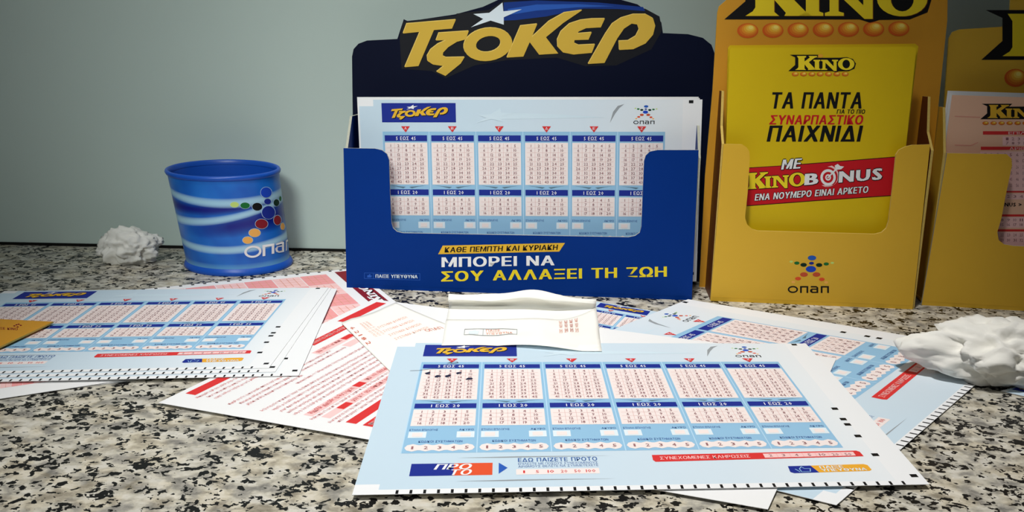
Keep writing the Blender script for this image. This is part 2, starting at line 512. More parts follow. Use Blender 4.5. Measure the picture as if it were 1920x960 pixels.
def make_slip(name, label, group, f, detail=True, loc=None, play_marks=False):
    t = thing(name, label, 'betting slip', loc if loc is not None else f([(0.5, 0.5)])[0], group)
    p, uv = sheet_part(f, slip_mat)
    p.build('sheet', t, uv=uv)
    # logo panel
    q = Part(); pr(q, f, rect(0.066, 0.018, 0.285, 0.122), I_navy, 1)
    lp = q.build('logo_panel', t)
    q = Part()
    for L in LOGO_LETTERS:
        pr(q, f, shift(fit(L, LOGO_BOX, (0.094, 0.036, 0.262, 0.108)), 0.002, 0.004), I_black, 2)
        pr(q, f, fit(L, LOGO_BOX, (0.094, 0.036, 0.262, 0.108)), I_gold, 3)
    pr(q, f, fit(STAR_PIECE, LOGO_BOX, (0.094, 0.034, 0.262, 0.106)), I_white, 4)
    q.build('lettering', lp)
    # pale star and swoosh
    q = Part()
    pr(q, f, fit(STAR_PIECE, (682, 12, 930, 133), (0.345, 0.045, 0.46, 0.125)), I_trail, 2)
    pr(q, f, poly([(0.42, 0.07), (0.58, 0.078), (0.72, 0.095), (0.58, 0.1), (0.41, 0.105)]), I_trail, 1)
    q.build('pale_star', t)
    q = Part(); pr(q, f, poly([(0.776, 0.024), (0.757, 0.034), (0.744, 0.065), (0.735, 0.125), (0.75, 0.075), (0.762, 0.045)]), I_grey, 1)
    q.build('curl_mark', t)
    q = Part()
    for pc, m in emblem((0.803, 0.03, 0.872, 0.132)): pr(q, f, pc, m, 1)
    q.build('emblem', t)
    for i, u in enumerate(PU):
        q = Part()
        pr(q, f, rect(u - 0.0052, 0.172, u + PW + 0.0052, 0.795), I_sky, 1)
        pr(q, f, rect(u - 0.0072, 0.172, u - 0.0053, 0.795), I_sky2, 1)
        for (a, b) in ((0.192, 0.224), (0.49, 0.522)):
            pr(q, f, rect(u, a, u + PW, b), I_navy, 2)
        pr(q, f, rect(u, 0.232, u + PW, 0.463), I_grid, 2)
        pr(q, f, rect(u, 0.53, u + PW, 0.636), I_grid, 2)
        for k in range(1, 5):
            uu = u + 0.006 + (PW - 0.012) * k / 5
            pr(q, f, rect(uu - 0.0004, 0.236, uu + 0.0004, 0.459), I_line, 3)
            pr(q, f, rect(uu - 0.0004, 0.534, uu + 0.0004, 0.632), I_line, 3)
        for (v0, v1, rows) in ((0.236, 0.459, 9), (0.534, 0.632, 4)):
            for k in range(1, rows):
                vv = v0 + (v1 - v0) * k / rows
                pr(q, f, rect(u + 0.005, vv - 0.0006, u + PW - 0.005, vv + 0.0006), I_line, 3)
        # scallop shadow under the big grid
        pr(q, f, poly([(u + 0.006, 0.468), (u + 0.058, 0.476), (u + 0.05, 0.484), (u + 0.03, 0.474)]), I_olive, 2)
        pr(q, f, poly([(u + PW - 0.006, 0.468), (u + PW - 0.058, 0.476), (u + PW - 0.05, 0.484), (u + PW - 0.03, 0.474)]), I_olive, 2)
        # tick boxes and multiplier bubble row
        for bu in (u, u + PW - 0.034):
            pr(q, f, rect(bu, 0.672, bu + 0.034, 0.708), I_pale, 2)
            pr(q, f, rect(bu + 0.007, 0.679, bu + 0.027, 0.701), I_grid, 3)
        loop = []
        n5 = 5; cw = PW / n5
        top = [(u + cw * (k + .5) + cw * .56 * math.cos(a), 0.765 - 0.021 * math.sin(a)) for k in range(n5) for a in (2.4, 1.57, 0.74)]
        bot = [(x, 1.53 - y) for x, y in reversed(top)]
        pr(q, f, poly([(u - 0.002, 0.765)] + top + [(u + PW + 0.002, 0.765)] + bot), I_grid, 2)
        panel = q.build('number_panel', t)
        q = Part()
        pr(q, f, text('5 ΕΩΣ 45', (u + 0.034, 0.218), (u + PW - 0.034, 0.218), 0.019, 0.02, 0, 1, 0.16), I_white, 3)
        pr(q, f, text('1 ΕΩΣ 20', (u + 0.034, 0.516), (u + PW - 0.034, 0.516), 0.019, 0.02, 0, 1, 0.16), I_white, 3)
        for (v0, v1, rows) in ((0.236, 0.459, 9), (0.534, 0.632, 4)):
            for r in range(rows):
                for k in range(5):
                    s = str(r * 5 + k + 1)
                    cu = u + 0.006 + (PW - 0.012) * (k + .5) / 5; cv = v0 + (v1 - v0) * (r + .5) / rows
                    hw = 0.0064 * (sum(glyph(c_, 0.0, 1)[2] for c_ in s) + 0.1 * (len(s) - 1))
                    pr(q, f, text(s, (cu - hw, cv + 0.0075), (cu + hw, cv + 0.0075), 0.015, 0.01, 0, 1, 0.08), I_num, 4)
        pr(q, f, text('ΣΤΗΛΗ ΕΠΙΛΟΓΗΣ', (u, 0.666), (u + 0.055, 0.666), 0.010, 0.01, 0, 1), I_teal, 3)
        pr(q, f, text('ΑΚΥΡΟ', (u + PW - 0.03, 0.666), (u + PW - 0.002, 0.666), 0.010, 0.01, 0, 1), I_teal, 3)
        pr(q, f, text('ΚΩΔΙΚΟΙ ΣΥΣΤΗΜΑΤΩΝ', (u + 0.022, 0.736), (u + PW - 0.022, 0.736), 0.011, 0.015, 0, 1), I_teal, 3)
        for k in range(5):
            cu = u + PW * (k + .5) / 5
            w = 0.0016 if k == 0 else 0.0036
            pr(q, f, text(str(k + 1), (cu - w, 0.774), (cu + w, 0.774), 0.017, 0.01, 0, 1), I_num, 4)
        q.build('numerals', panel)
        q = Part()
        cu = u + PW / 2
        pr(q, f, poly([(cu - 0.013, 0.143), (cu + 0.013, 0.143), (cu, 0.176)]), I_red, 3)
        pr(q, f, text('ΑΒΓΔΕΖ'[i], (cu - 0.0035, 0.161), (cu + 0.0035, 0.161), 0.013, 0.01, 0, 1), I_pale, 4)
        q.build('column_marker', t)
    # bottom row
    q = Part()
    pr(q, f, rect(0.089, 0.852, 0.165, 0.915), I_navy, 1); pr(q, f, rect(0.165, 0.852, 0.234, 0.915), I_redor, 1)
    gl = q.build('game_logo', t)
    q = Part()
    pr(q, f, text('ΠΡΟ', (0.131, 0.884), (0.193, 0.884), 0.027, 0.035, 0.25), I_white, 2)
    pr(q, f, text('ΤΟ', (0.158, 0.913), (0.194, 0.913), 0.027, 0.035, 0.25), I_white, 2)
    q.build('lettering', gl)
    for v_ in (0.823, 0.944):
        q = Part(); pr(q, f, poly([(0.17, v_), (0.28, v_ - 0.004), (0.38, v_ - 0.002), (0.45, v_), (0.36, v_ + 0.001), (0.25, v_ + 0.003)]), I_grey, 1); q.build('swoosh_line', t)
    q = Part(); pr(q, f, poly([(0.245, 0.852), (0.261, 0.88), (0.245, 0.91)]), I_mid, 1); q.build('arrow', t)
    q = Part()
    pr(q, f, text('ΕΔΩ ΠΑΙΖΕΤΕ ΠΡΟΤΟ', (0.28, 0.85), (0.424, 0.848), 0.02, 0.03, 0, 1), I_teal, 1)
    pr(q, f, text('ΕΠΙΛΕΞΤΕ ΜΕ ΠΟΣΟΥΣ ΣΥΝΕΧΟΜΕΝΟΥΣ', (0.28, 0.866), (0.424, 0.864), 0.011, 0.0, 0, 1), I_teal, 1)
    pr(q, f, text('ΑΡΙΘΜΟΥΣ ΘΕΛΕΤΕ ΝΑ ΣΥΜΜΕΤΕΧΕΤΕ', (0.28, 0.88), (0.424, 0.878), 0.011, 0.0, 0, 1), I_teal, 1)
    pr(q, f, rect(0.276, 0.888, 0.424, 0.916), I_grid, 1)
    for k, s in enumerate(('1', '5', '10', '20', '50', '100')):
        cu = 0.29 + 0.0237 * k; w = 0.0014 if s == '1' else 0.0028 * len(s)
        pr(q, f, text(s, (cu - w, 0.909), (cu + w, 0.909), 0.014, 0.01, 0, 1), I_red, 2)
    q.build('stake_row', t)
    q = Part()
    pr(q, f, poly([(0.527, 0.822), (0.916, 0.813), (0.921, 0.82), (0.922, 0.846), (0.53, 0.86), (0.526, 0.85)]), I_red, 1)
    pr(q, f, poly([(0.735, 0.824), (0.908, 0.82), (0.908, 0.842), (0.735, 0.847)]), I_lpink, 2)
    rb = q.build('draw_bar', t)
    q = Part()
    pr(q, f, text('ΣΥΝΕΧΟΜΕΝΕΣ ΚΛΗΡΩΣΕΙΣ', (0.54, 0.849), (0.708, 0.844), 0.016, 0.015, 0, 1), I_lpink, 2)
    for k, s in enumerate(('2', '3', '4', '5', '10', '20', '50')):
        cu = 0.748 + 0.0245 * k; w = 0.003 * len(s)
        pr(q, f, text(s, (cu - w, 0.841), (cu + w, 0.841), 0.014, 0.01, 0, 1), I_num, 3)
        if k: pr(q, f, rect(cu - 0.0125, 0.823, cu - 0.0117, 0.845), I_pink, 3)
    q.build('lettering', rb)
    q = Part()
    pr(q, f, poly([(0.768, 0.894), (0.81, 0.893), (0.818, 0.93), (0.772, 0.932), (0.766, 0.925)]), I_navy, 1)
    pr(q, f, poly([(0.81, 0.893), (0.91, 0.889), (0.916, 0.895), (0.917, 0.92), (0.912, 0.926), (0.818, 0.93)]), I_orange, 1)
    # raised thumb outline
    for a, b in (((0.778, 0.91), (0.784, 0.926)), ((0.786, 0.91), (0.792, 0.898)), ((0.792, 0.9), (0.795, 0.908)), ((0.795, 0.909), (0.806, 0.909)), ((0.806, 0.909), (0.803, 0.925)), ((0.803, 0.925), (0.787, 0.926)), ((0.786, 0.91), (0.787, 0.926))):
        d = np.array(b) - np.array(a); nrm = np.array([-d[1], d[0]]) / np.hypot(*d) * 0.0009
        pr(q, f, poly([tuple(np.array(a) + nrm), tuple(np.array(b) + nrm), tuple(np.array(b) - nrm), tuple(np.array(a) - nrm)]), I_sky, 2)
    bd = q.build('badge', t)
    q = Part()
    pr(q, f, text('ΠΑΙΞΕ', (0.825, 0.91), (0.868, 0.908), 0.013, 0.03, 0, 1), I_pale, 2)
    pr(q, f, text('ΥΠΕΥΘΥΝΑ', (0.825, 0.926), (0.908, 0.923), 0.013, 0.03, 0, 1), I_pale, 2)
    q.build('lettering', bd)
    rects = [(0.074 + 0.0232 * k - 0.0024, 0.982, 0.074 + 0.0232 * k + 0.0024, 0.9995) for k in range(39)]
    rects += [(u - 0.0065, v - 0.008, u + 0.0065, v + 0.008) for (u, v) in ((0.968, 0.012), (0.94, 0.545), (0.94, 0.617), (0.94, 0.652), (0.942, 0.726), (0.946, 0.838), (0.985, 0.955))]
    if play_marks:
        for r_ in rects:
            q = Part(); pr(q, f, rect(*r_), I_black, 1); q.build('timing_mark', t)
    else:
        q = Part()
        for r_ in rects: pr(q, f, rect(*r_), I_black, 1)
        tag(q.build('timing_marks', t), kind='stuff')
    if play_marks:
        rng = random.Random(3)
        for (u, v, w) in ((0.086, 0.266, 0.006), (0.109, 0.291, 0.0068), (0.131, 0.289, 0.006), (0.154, 0.265, 0.0062), (0.178, 0.312, 0.0075)):
            q = Part()
            lp_ = [(u + w * (0.75 + 0.45 * rng.random()) * math.cos(a), v + 0.009 * (0.7 + 0.5 * rng.random()) * math.sin(a) - (math.cos(a)) * 0.003) for a in [k * math.pi / 5 for k in range(10)]]
            pr(q, f, poly(lp_), I_pen, 6)
            q.build('pen_mark', t)
        q = Part()
        for pts in ([(0.045, 0.246), (0.066, 0.243), (0.09, 0.232), (0.118, 0.226)], [(0.125, 0.186), (0.134, 0.176), (0.146, 0.172), (0.15, 0.18), (0.138, 0.188), (0.13, 0.178)]):
            for a, b in zip(pts, pts[1:]):
                d = np.array(b) - np.array(a); nrm = np.array([-d[1], d[0]]) / np.hypot(*d) * 0.0009
                pr(q, f, poly([tuple(np.array(a) + nrm), tuple(np.array(b) + nrm), tuple(np.array(b) - nrm), tuple(np.array(a) - nrm)]), I_pen, 6)
        q.build('pen_stroke', t)
    return t


def flat_map(TL, TR, BL, z, bend=None):
    """corner points given as photo points lying on the sheet's level"""
    a, b, c = [ground(*p, z) for p in (TL, TR, BL)]
    return slip_mapper(a, b - a, c - a, (0, 0, 1), bend)


def corner_map(TR, BR, BL, z, bend=None):
    b, c, d = [ground(*p, z) for p in (TR, BR, BL)]
    a = b + d - c
    return slip_mapper(a, b - a, d - a, (0, 0, 1), bend)


# ------------------------------------------------------------------ cardboard dispensers
def stand_frame(pl, pr_, lean):
    a, b = ground(*pl), ground(*pr_)
    ex = (b - a) / np.linalg.norm(b - a)
    bk = np.array([-ex[1], ex[0], 0.0])
    d = math.radians(lean)
    up = np.array([0, 0, 1.0]) * math.cos(d) + bk * math.sin(d)
    n = -(bk * math.cos(d) - np.array([0, 0, 1.0]) * math.sin(d))
    return Plane(a, ex, up, n), float(np.linalg.norm(b - a)), bk


def side_panel(part, P, a, bk, D, prof, inner, edge, th):
    """prof: (depth fraction, height) loop; a: position along the base"""
    loop = [P.o + P.ex * a + P.up * h + (-P.n) * (D * s) for s, h in prof]
    prism(part, loop, P.ex * th, inner, edge)


CT = 0.0018  # card thickness


def px_prism(part, plane, pts, face, edge, th=CT, back_mat=None):
    prism(part, plane.px(pts), -plane.n * th, face, edge, back_mat)


# ---- blue dispenser
BF, BW, BBK = stand_frame((650, 540), (1297, 563), 4.4)
BD = 0.046
t = thing('slip_dispenser', 'dark blue cardboard dispenser with large gold lettering and a white star, holding blue slips', 'dispenser', BF.pt([(BW / 2, 0)])[0])


def c3(x, y): return (620 + x / 2.5946, 240 + y / 2.5941)
def c2(x, y): return (620 + x / 2.5946, y / 2.5933)
def c5(x, y): return (1300 + x / 3.0, 280 + y / 3.0)
def c4(x, y): return (1300 + x / 3.0968, y / 3.0968)


front = [c3(*p) for p in [(62, 98), (215, 100), (250, 108), (273, 126), (284, 155), (288, 300), (296, 462), (303, 486), (322, 504), (352, 511), (900, 521), (1448, 531), (1482, 524), (1504, 508), (1512, 478), (1519, 300), (1525, 160), (1533, 134), (1552, 115), (1592, 107), (1790, 107)]] + [(1297, 563), (650, 540)]
q = Part(); px_prism(q, BF, front, blue_card, card_edge); fp = q.build('front_panel', t)
hfront = BF.local([c3(62, 98)])[0][1]; hside = BF.moved(BD * .5).local([(660, 217)])[0][1]
for a in (0.0, BW - CT):
    q = Part(); side_panel(q, BF, a, BBK, BD, [(0.06, 0.0), (1.0, 0.0), (1.0, hside), (0.4, hside), (0.06, hfront)], blue_card, card_edge, CT); q.build('side_panel', t)
q = Part(); prism(q, [BF.pt([(0.001, 0.002)])[0], BF.pt([(BW - 0.001, 0.002)])[0], BF.moved(BD).pt([(BW - 0.001, 0.002)])[0], BF.moved(BD).pt([(0.001, 0.002)])[0]], (0, 0, 0.0015), blue_card, blue_card); q.build('bottom_panel', t)
BB = BF.moved(BD)
loc0 = BB.local([(668, 400), (1316, 400)])
board = [(660, 106), (663, 92), (672, 82), (688, 76), (745, 73), (757, 36), (765, 40), (853, 27), (905, 13), (942, -4), (985, -16), (1060, -18), (1130, -10), (1195, 8), (1212, 20), (1228, 27), (1240, 42), (1243, 62), (1290, 64), (1318, 71), (1334, 84), (1341, 103), (1336, 215)]
bl3 = BB.px(board)
bot = [BB.pt([(loc0[1][0] + 0.006, 0.001)])[0], BB.pt([(loc0[0][0] - 0.002, 0.001)])[0]]
q = Part(); prism(q, np.concatenate([bl3, np.array(bot)]), -BB.n * CT, navy_card, dark_card); bb = q.build('back_board', t)
# black outline under the letters, then blue flare, star, letters
q = Part()
print_px(q, BB, poly([c2(*p) for p in [(335, 180), (352, 104), (612, 76), (612, 66), (770, 48), (845, 0), (1210, 30), (1530, 42), (1600, 80), (1612, 150), (1560, 240), (1390, 318), (1240, 322), (1100, 280), (860, 292), (700, 318), (560, 380), (490, 345), (345, 335)]]), dark_card, 1)
print_px(q, BB, poly([c2(*p) for p in [(842, 12), (1000, 2), (1300, 12), (1520, 34), (1530, 54), (1400, 44), (1230, 42), (1050, 80), (900, 98), (842, 100)]]), I_deep, 2)
print_px(q, BB, poly([c2(*p) for p in [(860, 44), (1000, 22), (1200, 20), (1380, 30), (1200, 36), (1000, 52), (870, 72)]]), I_mid, 3)
q.build('logo_ground', bb)
q = Part(); print_px(q, BB, poly([c2(*p) for p in _STAR]), I_pale, 5); q.build('star', bb)
for L in LOGO_LETTERS:
    q = Part()
    pc = (np.array([c2(*p) for p in L[0]]), L[1])
    print_px(q, BB, (pc[0] + (1.6, 2.2), pc[1]), I_black, 3)
    print_px(q, BB, pc, I_goldlight, 4)
    print_px(q, BB, (pc[0] + (0.9, 1.2), pc[1]), I_lettergold, 5)
    q.build('letter', bb)
q = Part()
print_px(q, BF, poly([c3(*p) for p in [(545, 572), (1140, 559), (1112, 601), (523, 614)]]), I_gold, 1); bn = q.build('banner', fp)
q = Part()
print_px(q, BF, text('ΚΑΘΕ ΠΕΜΠΤΗ ΚΑΙ ΚΥΡΙΑΚΗ', c3(555, 605), c3(1102, 592), 9.2, 0.035, 0.12), I_black, 2); q.build('banner_lettering', fp)
q = Part()
print_px(q, BF, text('ΜΠΟΡΕΙ ΝΑ', c3(543, 676), c3(1085, 667), 17.5, 0.04), I_white, 2); q.build('slogan_line', fp)
q = Part()
print_px(q, BF, text('ΣΟΥ ΑΛΛΑΞΕΙ ΤΗ ΖΩΗ', c3(541, 746), c3(1632, 722), 18, 0.04), I_yel, 2); q.build('slogan_line', fp)
q = Part()
for x0, y0, x1, y1 in ((163, 704, 435, 707), (163, 731, 435, 739)):
    print_px(q, BF, poly([c3(x0, y0), c3(x1, y1), c3(x1, y1 + 2), c3(x0, y0 + 2)]), I_mid, 1)
for x, a, b in ((163, 704, 731), (207, 705, 733), (433, 707, 739)):
    print_px(q, BF, poly([c3(x, a), c3(x + 2, a), c3(x + 2, b), c3(x, b)]), I_mid, 1)
print_px(q, BF, poly([c3(*p) for p in [(178, 716), (184, 716), (190, 710), (194, 712), (192, 717), (200, 717), (198, 727), (178, 727)]]), I_mid, 1)
print_px(q, BF, text('ΠΑΙΞΕ ΥΠΕΥΘΥΝΑ', c3(219, 728), c3(422, 731), 6, 0.03, 0, 1), I_pale, 1)
q.build('badge', fp)

# slips standing in the blue dispenser
SP = BF.moved(0.020)


def upright_map(plane, TL, TR, BLpx):
    a, b, c = plane.px([TL, TR, BLpx])
    n = np.cross(b - a, a - c); n /= np.linalg.norm(n)
    if n[1] > 0: n = -n
    return slip_mapper(a, b - a, c - a, n)


f = upright_map(SP, (673, 187), (1317, 186.5), (688, 522))
make_slip('betting_slip', 'blue slip standing frontmost in the blue dispenser, number columns facing out', 'slips in the blue dispenser', f)
for k, (dx, dy, lab) in enumerate(((-0.5, -2.6, 'white-edged slip standing directly behind the frontmost slip in the blue dispenser'), (-1.5, -5.0, 'rearmost slip in the blue dispenser, only its white top edge showing'))):
    f = upright_map(SP.moved(0.002 * (k + 1)), (671 + dx, 187 + dy), (1313 + dx * 2, 186.5 + dy), (686 + dx, 522 + dy))
    s = thing('betting_slip', lab, 'betting slip', f([(0.5, 1)])[0], 'slips in the blue dispenser')
    p, uv = sheet_part(f, paper, paper, 2, 2); p.build('sheet', s, uv=uv)


# ---- yellow dispensers
def balls(part, plane, pts, rx, ry):
    cols = [(214, 96, 30), (224, 122, 36), (234, 150, 44), (242, 180, 56), (248, 208, 84), (252, 228, 120)]
    for (x, y) in pts:
        for k, c in enumerate(cols):
            s = 1 - k * 0.155
            print_px(part, plane, poly(ell(x + rx * 0.28 * k / 5, y - ry * 0.42 * k / 5, rx * s, ry * s, 20)), ink('ball_%d' % k, c), 2 + k)


def kino(parent, plane, dst, outline=True, sub='letter', separate=True):
    q = Part(); print_px(q, plane, fit(KINO_BACK, KB, dst), I_black, 2); q.build('logo_ground', parent)
    if not separate: q = Part()
    for L in KINO_LET:
        if separate: q = Part()
        pc = fit(L, KB, dst)
        if separate: print_px(q, plane, (pc[0] + (1.4, 0.8), pc[1]), brown_card, 3)
        print_px(q, plane, pc, I_yel, 4)
        if separate: q.build('letter', parent)
    if not separate: q.build('lettering', parent)
    q = Part(); print_px(q, plane, fit(KINO_DOT, KB, dst), I_orange, 5); q.build('logo_dot', parent)


YF, YW, YBK = stand_frame((1332, 564), (1711, 580), 4.4)
YD = 0.030
t = thing('leaflet_dispenser', 'yellow cardboard dispenser holding bright yellow leaflets beside the blue dispenser', 'dispenser', YF.pt([(YW / 2, 0)])[0])
front = [(1357, 270), (1392, 271), (1400, 276), (1405, 284), (1406, 296), (1402, 360), (1397, 408), (1401, 421), (1411, 430), (1422, 433), (1530, 436), (1640, 439), (1653, 436), (1662, 428), (1666, 416), (1674, 350), (1680, 290), (1686, 281), (1698, 275), (1710, 272), (1744, 271), (1711, 580), (1332, 564)]
q = Part(); px_prism(q, YF, front, yellow_card, yel_edge); fp = q.build('front_panel', t)
hf = YF.local([(1357, 270)])[0][1]; hs = YF.moved(YD).local([(1360, 170)])[0][1]
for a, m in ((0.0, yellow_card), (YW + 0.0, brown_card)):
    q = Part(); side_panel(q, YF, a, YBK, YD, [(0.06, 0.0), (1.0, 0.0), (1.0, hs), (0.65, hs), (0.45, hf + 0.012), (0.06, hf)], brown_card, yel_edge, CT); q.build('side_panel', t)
q = Part(); prism(q, [YF.pt([(0.001, 0.002)])[0], YF.pt([(YW - 0.001, 0.002)])[0], YF.moved(YD).pt([(YW - 0.001, 0.002)])[0], YF.moved(YD).pt([(0.001, 0.002)])[0]], (0, 0, 0.0015), yellow_card, yellow_card); q.build('bottom_panel', t)
YB = YF.moved(YD + 0.002)
board = [(1345, 24), (1348, 12), (1362, 0), (1362, -74), (1750, -78), (1772, -60), (1777, -10), (1776, 40), (1752, 270), (1722, 552), (1311, 540), (1322, 330), (1336, 170)]
q = Part(); px_prism(q, YB, board, orange_card, yel_edge); bb = q.build('back_board', t)
kino(bb, YB, (1358, -58, 1748, 44))
for k in range(7):
    q = Part(); balls(q, YB, [(1402 + 47.2 * k, 57.5 - 0.6 * k)], 20, 14); q.build('printed_ball', bb)
for pc, m in emblem((1477, 479, 1564, 550)):
    pass
q = Part()
for pc, m in emblem((1477, 479, 1564, 550), n=16): print_px(q, YF, pc, m, 1)
q.build('emblem', fp)

LP = YF.moved(0.010)
for k in (2, 1, 0):
    pl = LP.moved(0.0022 * k)
    labels = ['yellow leaflet facing out of the yellow dispenser, black and red lettering', 'yellow leaflet second in the yellow dispenser, left edge showing', 'rearmost yellow leaflet in the yellow dispenser, thin top edge showing']
    s = thing('leaflet', labels[k], 'leaflet', pl.pt([(YW / 2, 0.004)])[0], 'leaflets in the yellow dispenser')
    o = [(1368 - 1.5 * k, 95 - 2.5 * k), (1372 - 1.5 * k, 90 - 2.5 * k), (1712 + k * 2, 87 - 2.5 * k), (1718 + k * 2, 92 - 2.5 * k), (1696, 300), (1676, 520), (1352, 520), (1360, 300)]
    q = Part(); px_prism(q, pl, o, leaf_yellow, leaf_yellow, 0.0012); sh = q.build('cover', s)
    if k == 0:
        kino(sh, pl, (1478, 101, 1605, 136), separate=False)
        q = Part(); balls(q, pl, [(1491 + 15.6 * j, 139) for j in range(7)], 6.5, 4); q.build('printed_balls', sh)
        for s_, x0, x1, y, h, m in (('ΤΑ ΠΑΝΤΑ', 1445, 1614, 203, 29, I_black), ('ΓΙΑ ΤΟ ΠΙΟ', 1569, 1621, 213, 7.5, I_black), ('ΣΥΝΑΡΠΑΣΤΙΚΟ', 1443, 1616, 233, 16.5, I_bon), ('ΠΑΙΧΝΙΔΙ', 1439, 1611, 265, 28.5, I_black)):
            q = Part(); print_px(q, pl, text(s_, (x0, y), (x1, y), h, 0.045, 0.22, 2, 0.1), m, 1); q.build('lettering', sh)
        q = Part()
        print_px(q, pl, poly([c5(*p) for p in [(300, 103), (480, 92), (640, 80), (1145, 40), (1120, 262), (700, 290), (300, 320)]]), I_black, 1)
        print_px(q, pl, poly([c5(*p) for p in [(300, 107), (640, 84), (1142, 44), (1117, 258), (700, 286), (300, 316)]]), I_bon, 2)
        q.build('bonus_band', sh)
        q = Part()
        tx = text('ΜΕ', c5(497, 113), c5(597, 106), 17.5, 0.05, 0.22)
        for dx, dy in ((1.5, 1), (-1.5, 0), (0, 1.5), (0, -1.5)): print_px(q, pl, shift(tx, dx, dy), I_black, 3)
        print_px(q, pl, tx, I_white, 4)
        q.build('lettering', sh)
        q = Part()
        # game name on the band: outlined yellow serif letters, then white letters and a target
        dst = (c5(296, 0)[0], c5(0, 121)[1], c5(632, 0)[0], c5(0, 224)[1])
        for L in KINO_LET:
            pc = fit(L, (588, 320, 936, 412), dst)
            pc = (np.stack([pc[0][:, 0], pc[0][:, 1] - (pc[0][:, 0] - dst[0]) * 0.06 + 3], 1), pc[1])
            for dx, dy in ((1.2, 1), (-1.2, 0), (0, 1.4), (0, -1.4)): print_px(q, pl, shift(pc, dx, dy), I_black, 3)
            print_px(q, pl, pc, I_yel, 4)
        for s_, x0, y0, x1, y1, h in (('B', 630, 200, 695, 195, 21), ('NUS', 822, 186, 1055, 168, 21)):
            tx = text(s_, c5(x0, y0), c5(x1, y1), h, 0.05, 0.05)
            for dx, dy in ((1.5, 1), (-1.5, 0), (0, 1.5), (0, -1.5)): print_px(q, pl, shift(tx, dx, dy), I_black, 3)
            print_px(q, pl, tx, I_white, 4)
        cx_, cy_ = c5(758, 158)
        print_px(q, pl, poly(ell(cx_, cy_, 14.5, 15.5, 22), ell(cx_, cy_, 10, 10.5, 18)), I_white, 4)
        print_px(q, pl, poly(ell(cx_, cy_, 14.5, 15.5, 22)), I_bon, 3)
        print_px(q, pl, poly(ell(cx_ - 2, cy_ - 3, 22, 21, 22), ell(cx_ - 1, cy_ - 1, 19, 19, 20)), I_lpink, 3)
        print_px(q, pl, poly(ell(cx_, cy_, 5.5, 6, 14), ell(cx_, cy_, 3, 3.2, 12)), I_white, 5)
        print_px(q, pl, poly([c5(*p) for p in [(752, 160), (800, 108), (795, 92), (812, 82), (826, 94), (848, 97), (832, 112), (806, 115), (758, 164)]]), I_white, 6)
        q.build('bonus_logo', sh)
        q = Part()
        tx = text('ΕΝΑ ΝΟΥΜΕΡΟ ΕΙΝΑΙ ΑΡΚΕΤΟ', c5(346, 288), c5(980, 243), 11.5, 0.04, 0.18)
        for dx, dy in ((1, 0.8), (-1, 0), (0, 1), (0, -1)): print_px(q, pl, shift(tx, dx, dy), I_black, 3)
        print_px(q, pl, tx, I_white, 4)
        q.build('lettering', sh)

# ---- third dispenser, cut by the right edge of the photo
ZF, _, ZBK = stand_frame((1728, 572), (1920, 583), 4.4)
ZW = 0.150; ZD = 0.030
t = thing('slip_dispenser', 'yellow cardboard dispenser at the far right holding orange-pink slips', 'dispenser', ZF.pt([(ZW / 2, 0)])[0])


def c8r(x, y): return (1700 + x / 2.0, 100 + y / 2.0)


lz = ZF.local([c8r(152, 374), c8r(375, 378), c8r(393, 395), c8r(395, 420), c8r(372, 530), c8r(355, 620), c8r(340, 670), c8r(345, 700), c8r(365, 716), c8r(400, 722)])
mir = [(ZW - a + 0.012, h) for a, h in lz[::-1]]
loop = [tuple(p) for p in lz] + mir + [(ZW, 0.0), (0.0, 0.0)]
q = Part(); prism(q, ZF.pt(loop), -ZF.n * CT, yellow_card, card_edge); q.build('front_panel', t)
hz = lz[0][1]; hzs = ZF.moved(ZD).local([(1772, 200)])[0][1]
for a in (lz[0][0] * 0.5, ZW):
    q = Part(); side_panel(q, ZF, a, ZBK, ZD, [(0.06, 0.0), (1.0, 0.0), (1.0, hzs), (0.5, hzs), (0.06, hz)], yellow_card, yel_edge, CT); q.build('side_panel', t)
q = Part(); prism(q, [ZF.pt([(0.001, 0.002)])[0], ZF.pt([(ZW - 0.001, 0.002)])[0], ZF.moved(ZD).pt([(ZW - 0.001, 0.002)])[0], ZF.moved(ZD).pt([(0.001, 0.002)])[0]], (0, 0, 0.0015), yellow_card, yellow_card); q.build('bottom_panel', t)
ZB = ZF.moved(ZD + 0.002)
l2 = ZB.local([(1740, 545), (1768, 230), (1779, 72), (1786, 60), (1800, 55), (1880, 50), (1893, 28), (1896, -20)])
loop = [tuple(p) for p in l2] + [(ZW - 0.02, l2[-1][1]), (ZW + 0.006, l2[3][1]), (ZW + 0.004, l2[1][1]), (ZW, l2[0][1])]
q = Part(); prism(q, ZB.pt(loop), -ZB.n * CT, yellow_card, yel_edge); bb = q.build('back_board', t)
kino(bb, ZB, (1840, 14, 2230, 120))
for k in range(4):
    q = Part(); balls(q, ZB, [(1904 + 47 * k, 146)], 21, 17); q.build('printed_ball', bb)
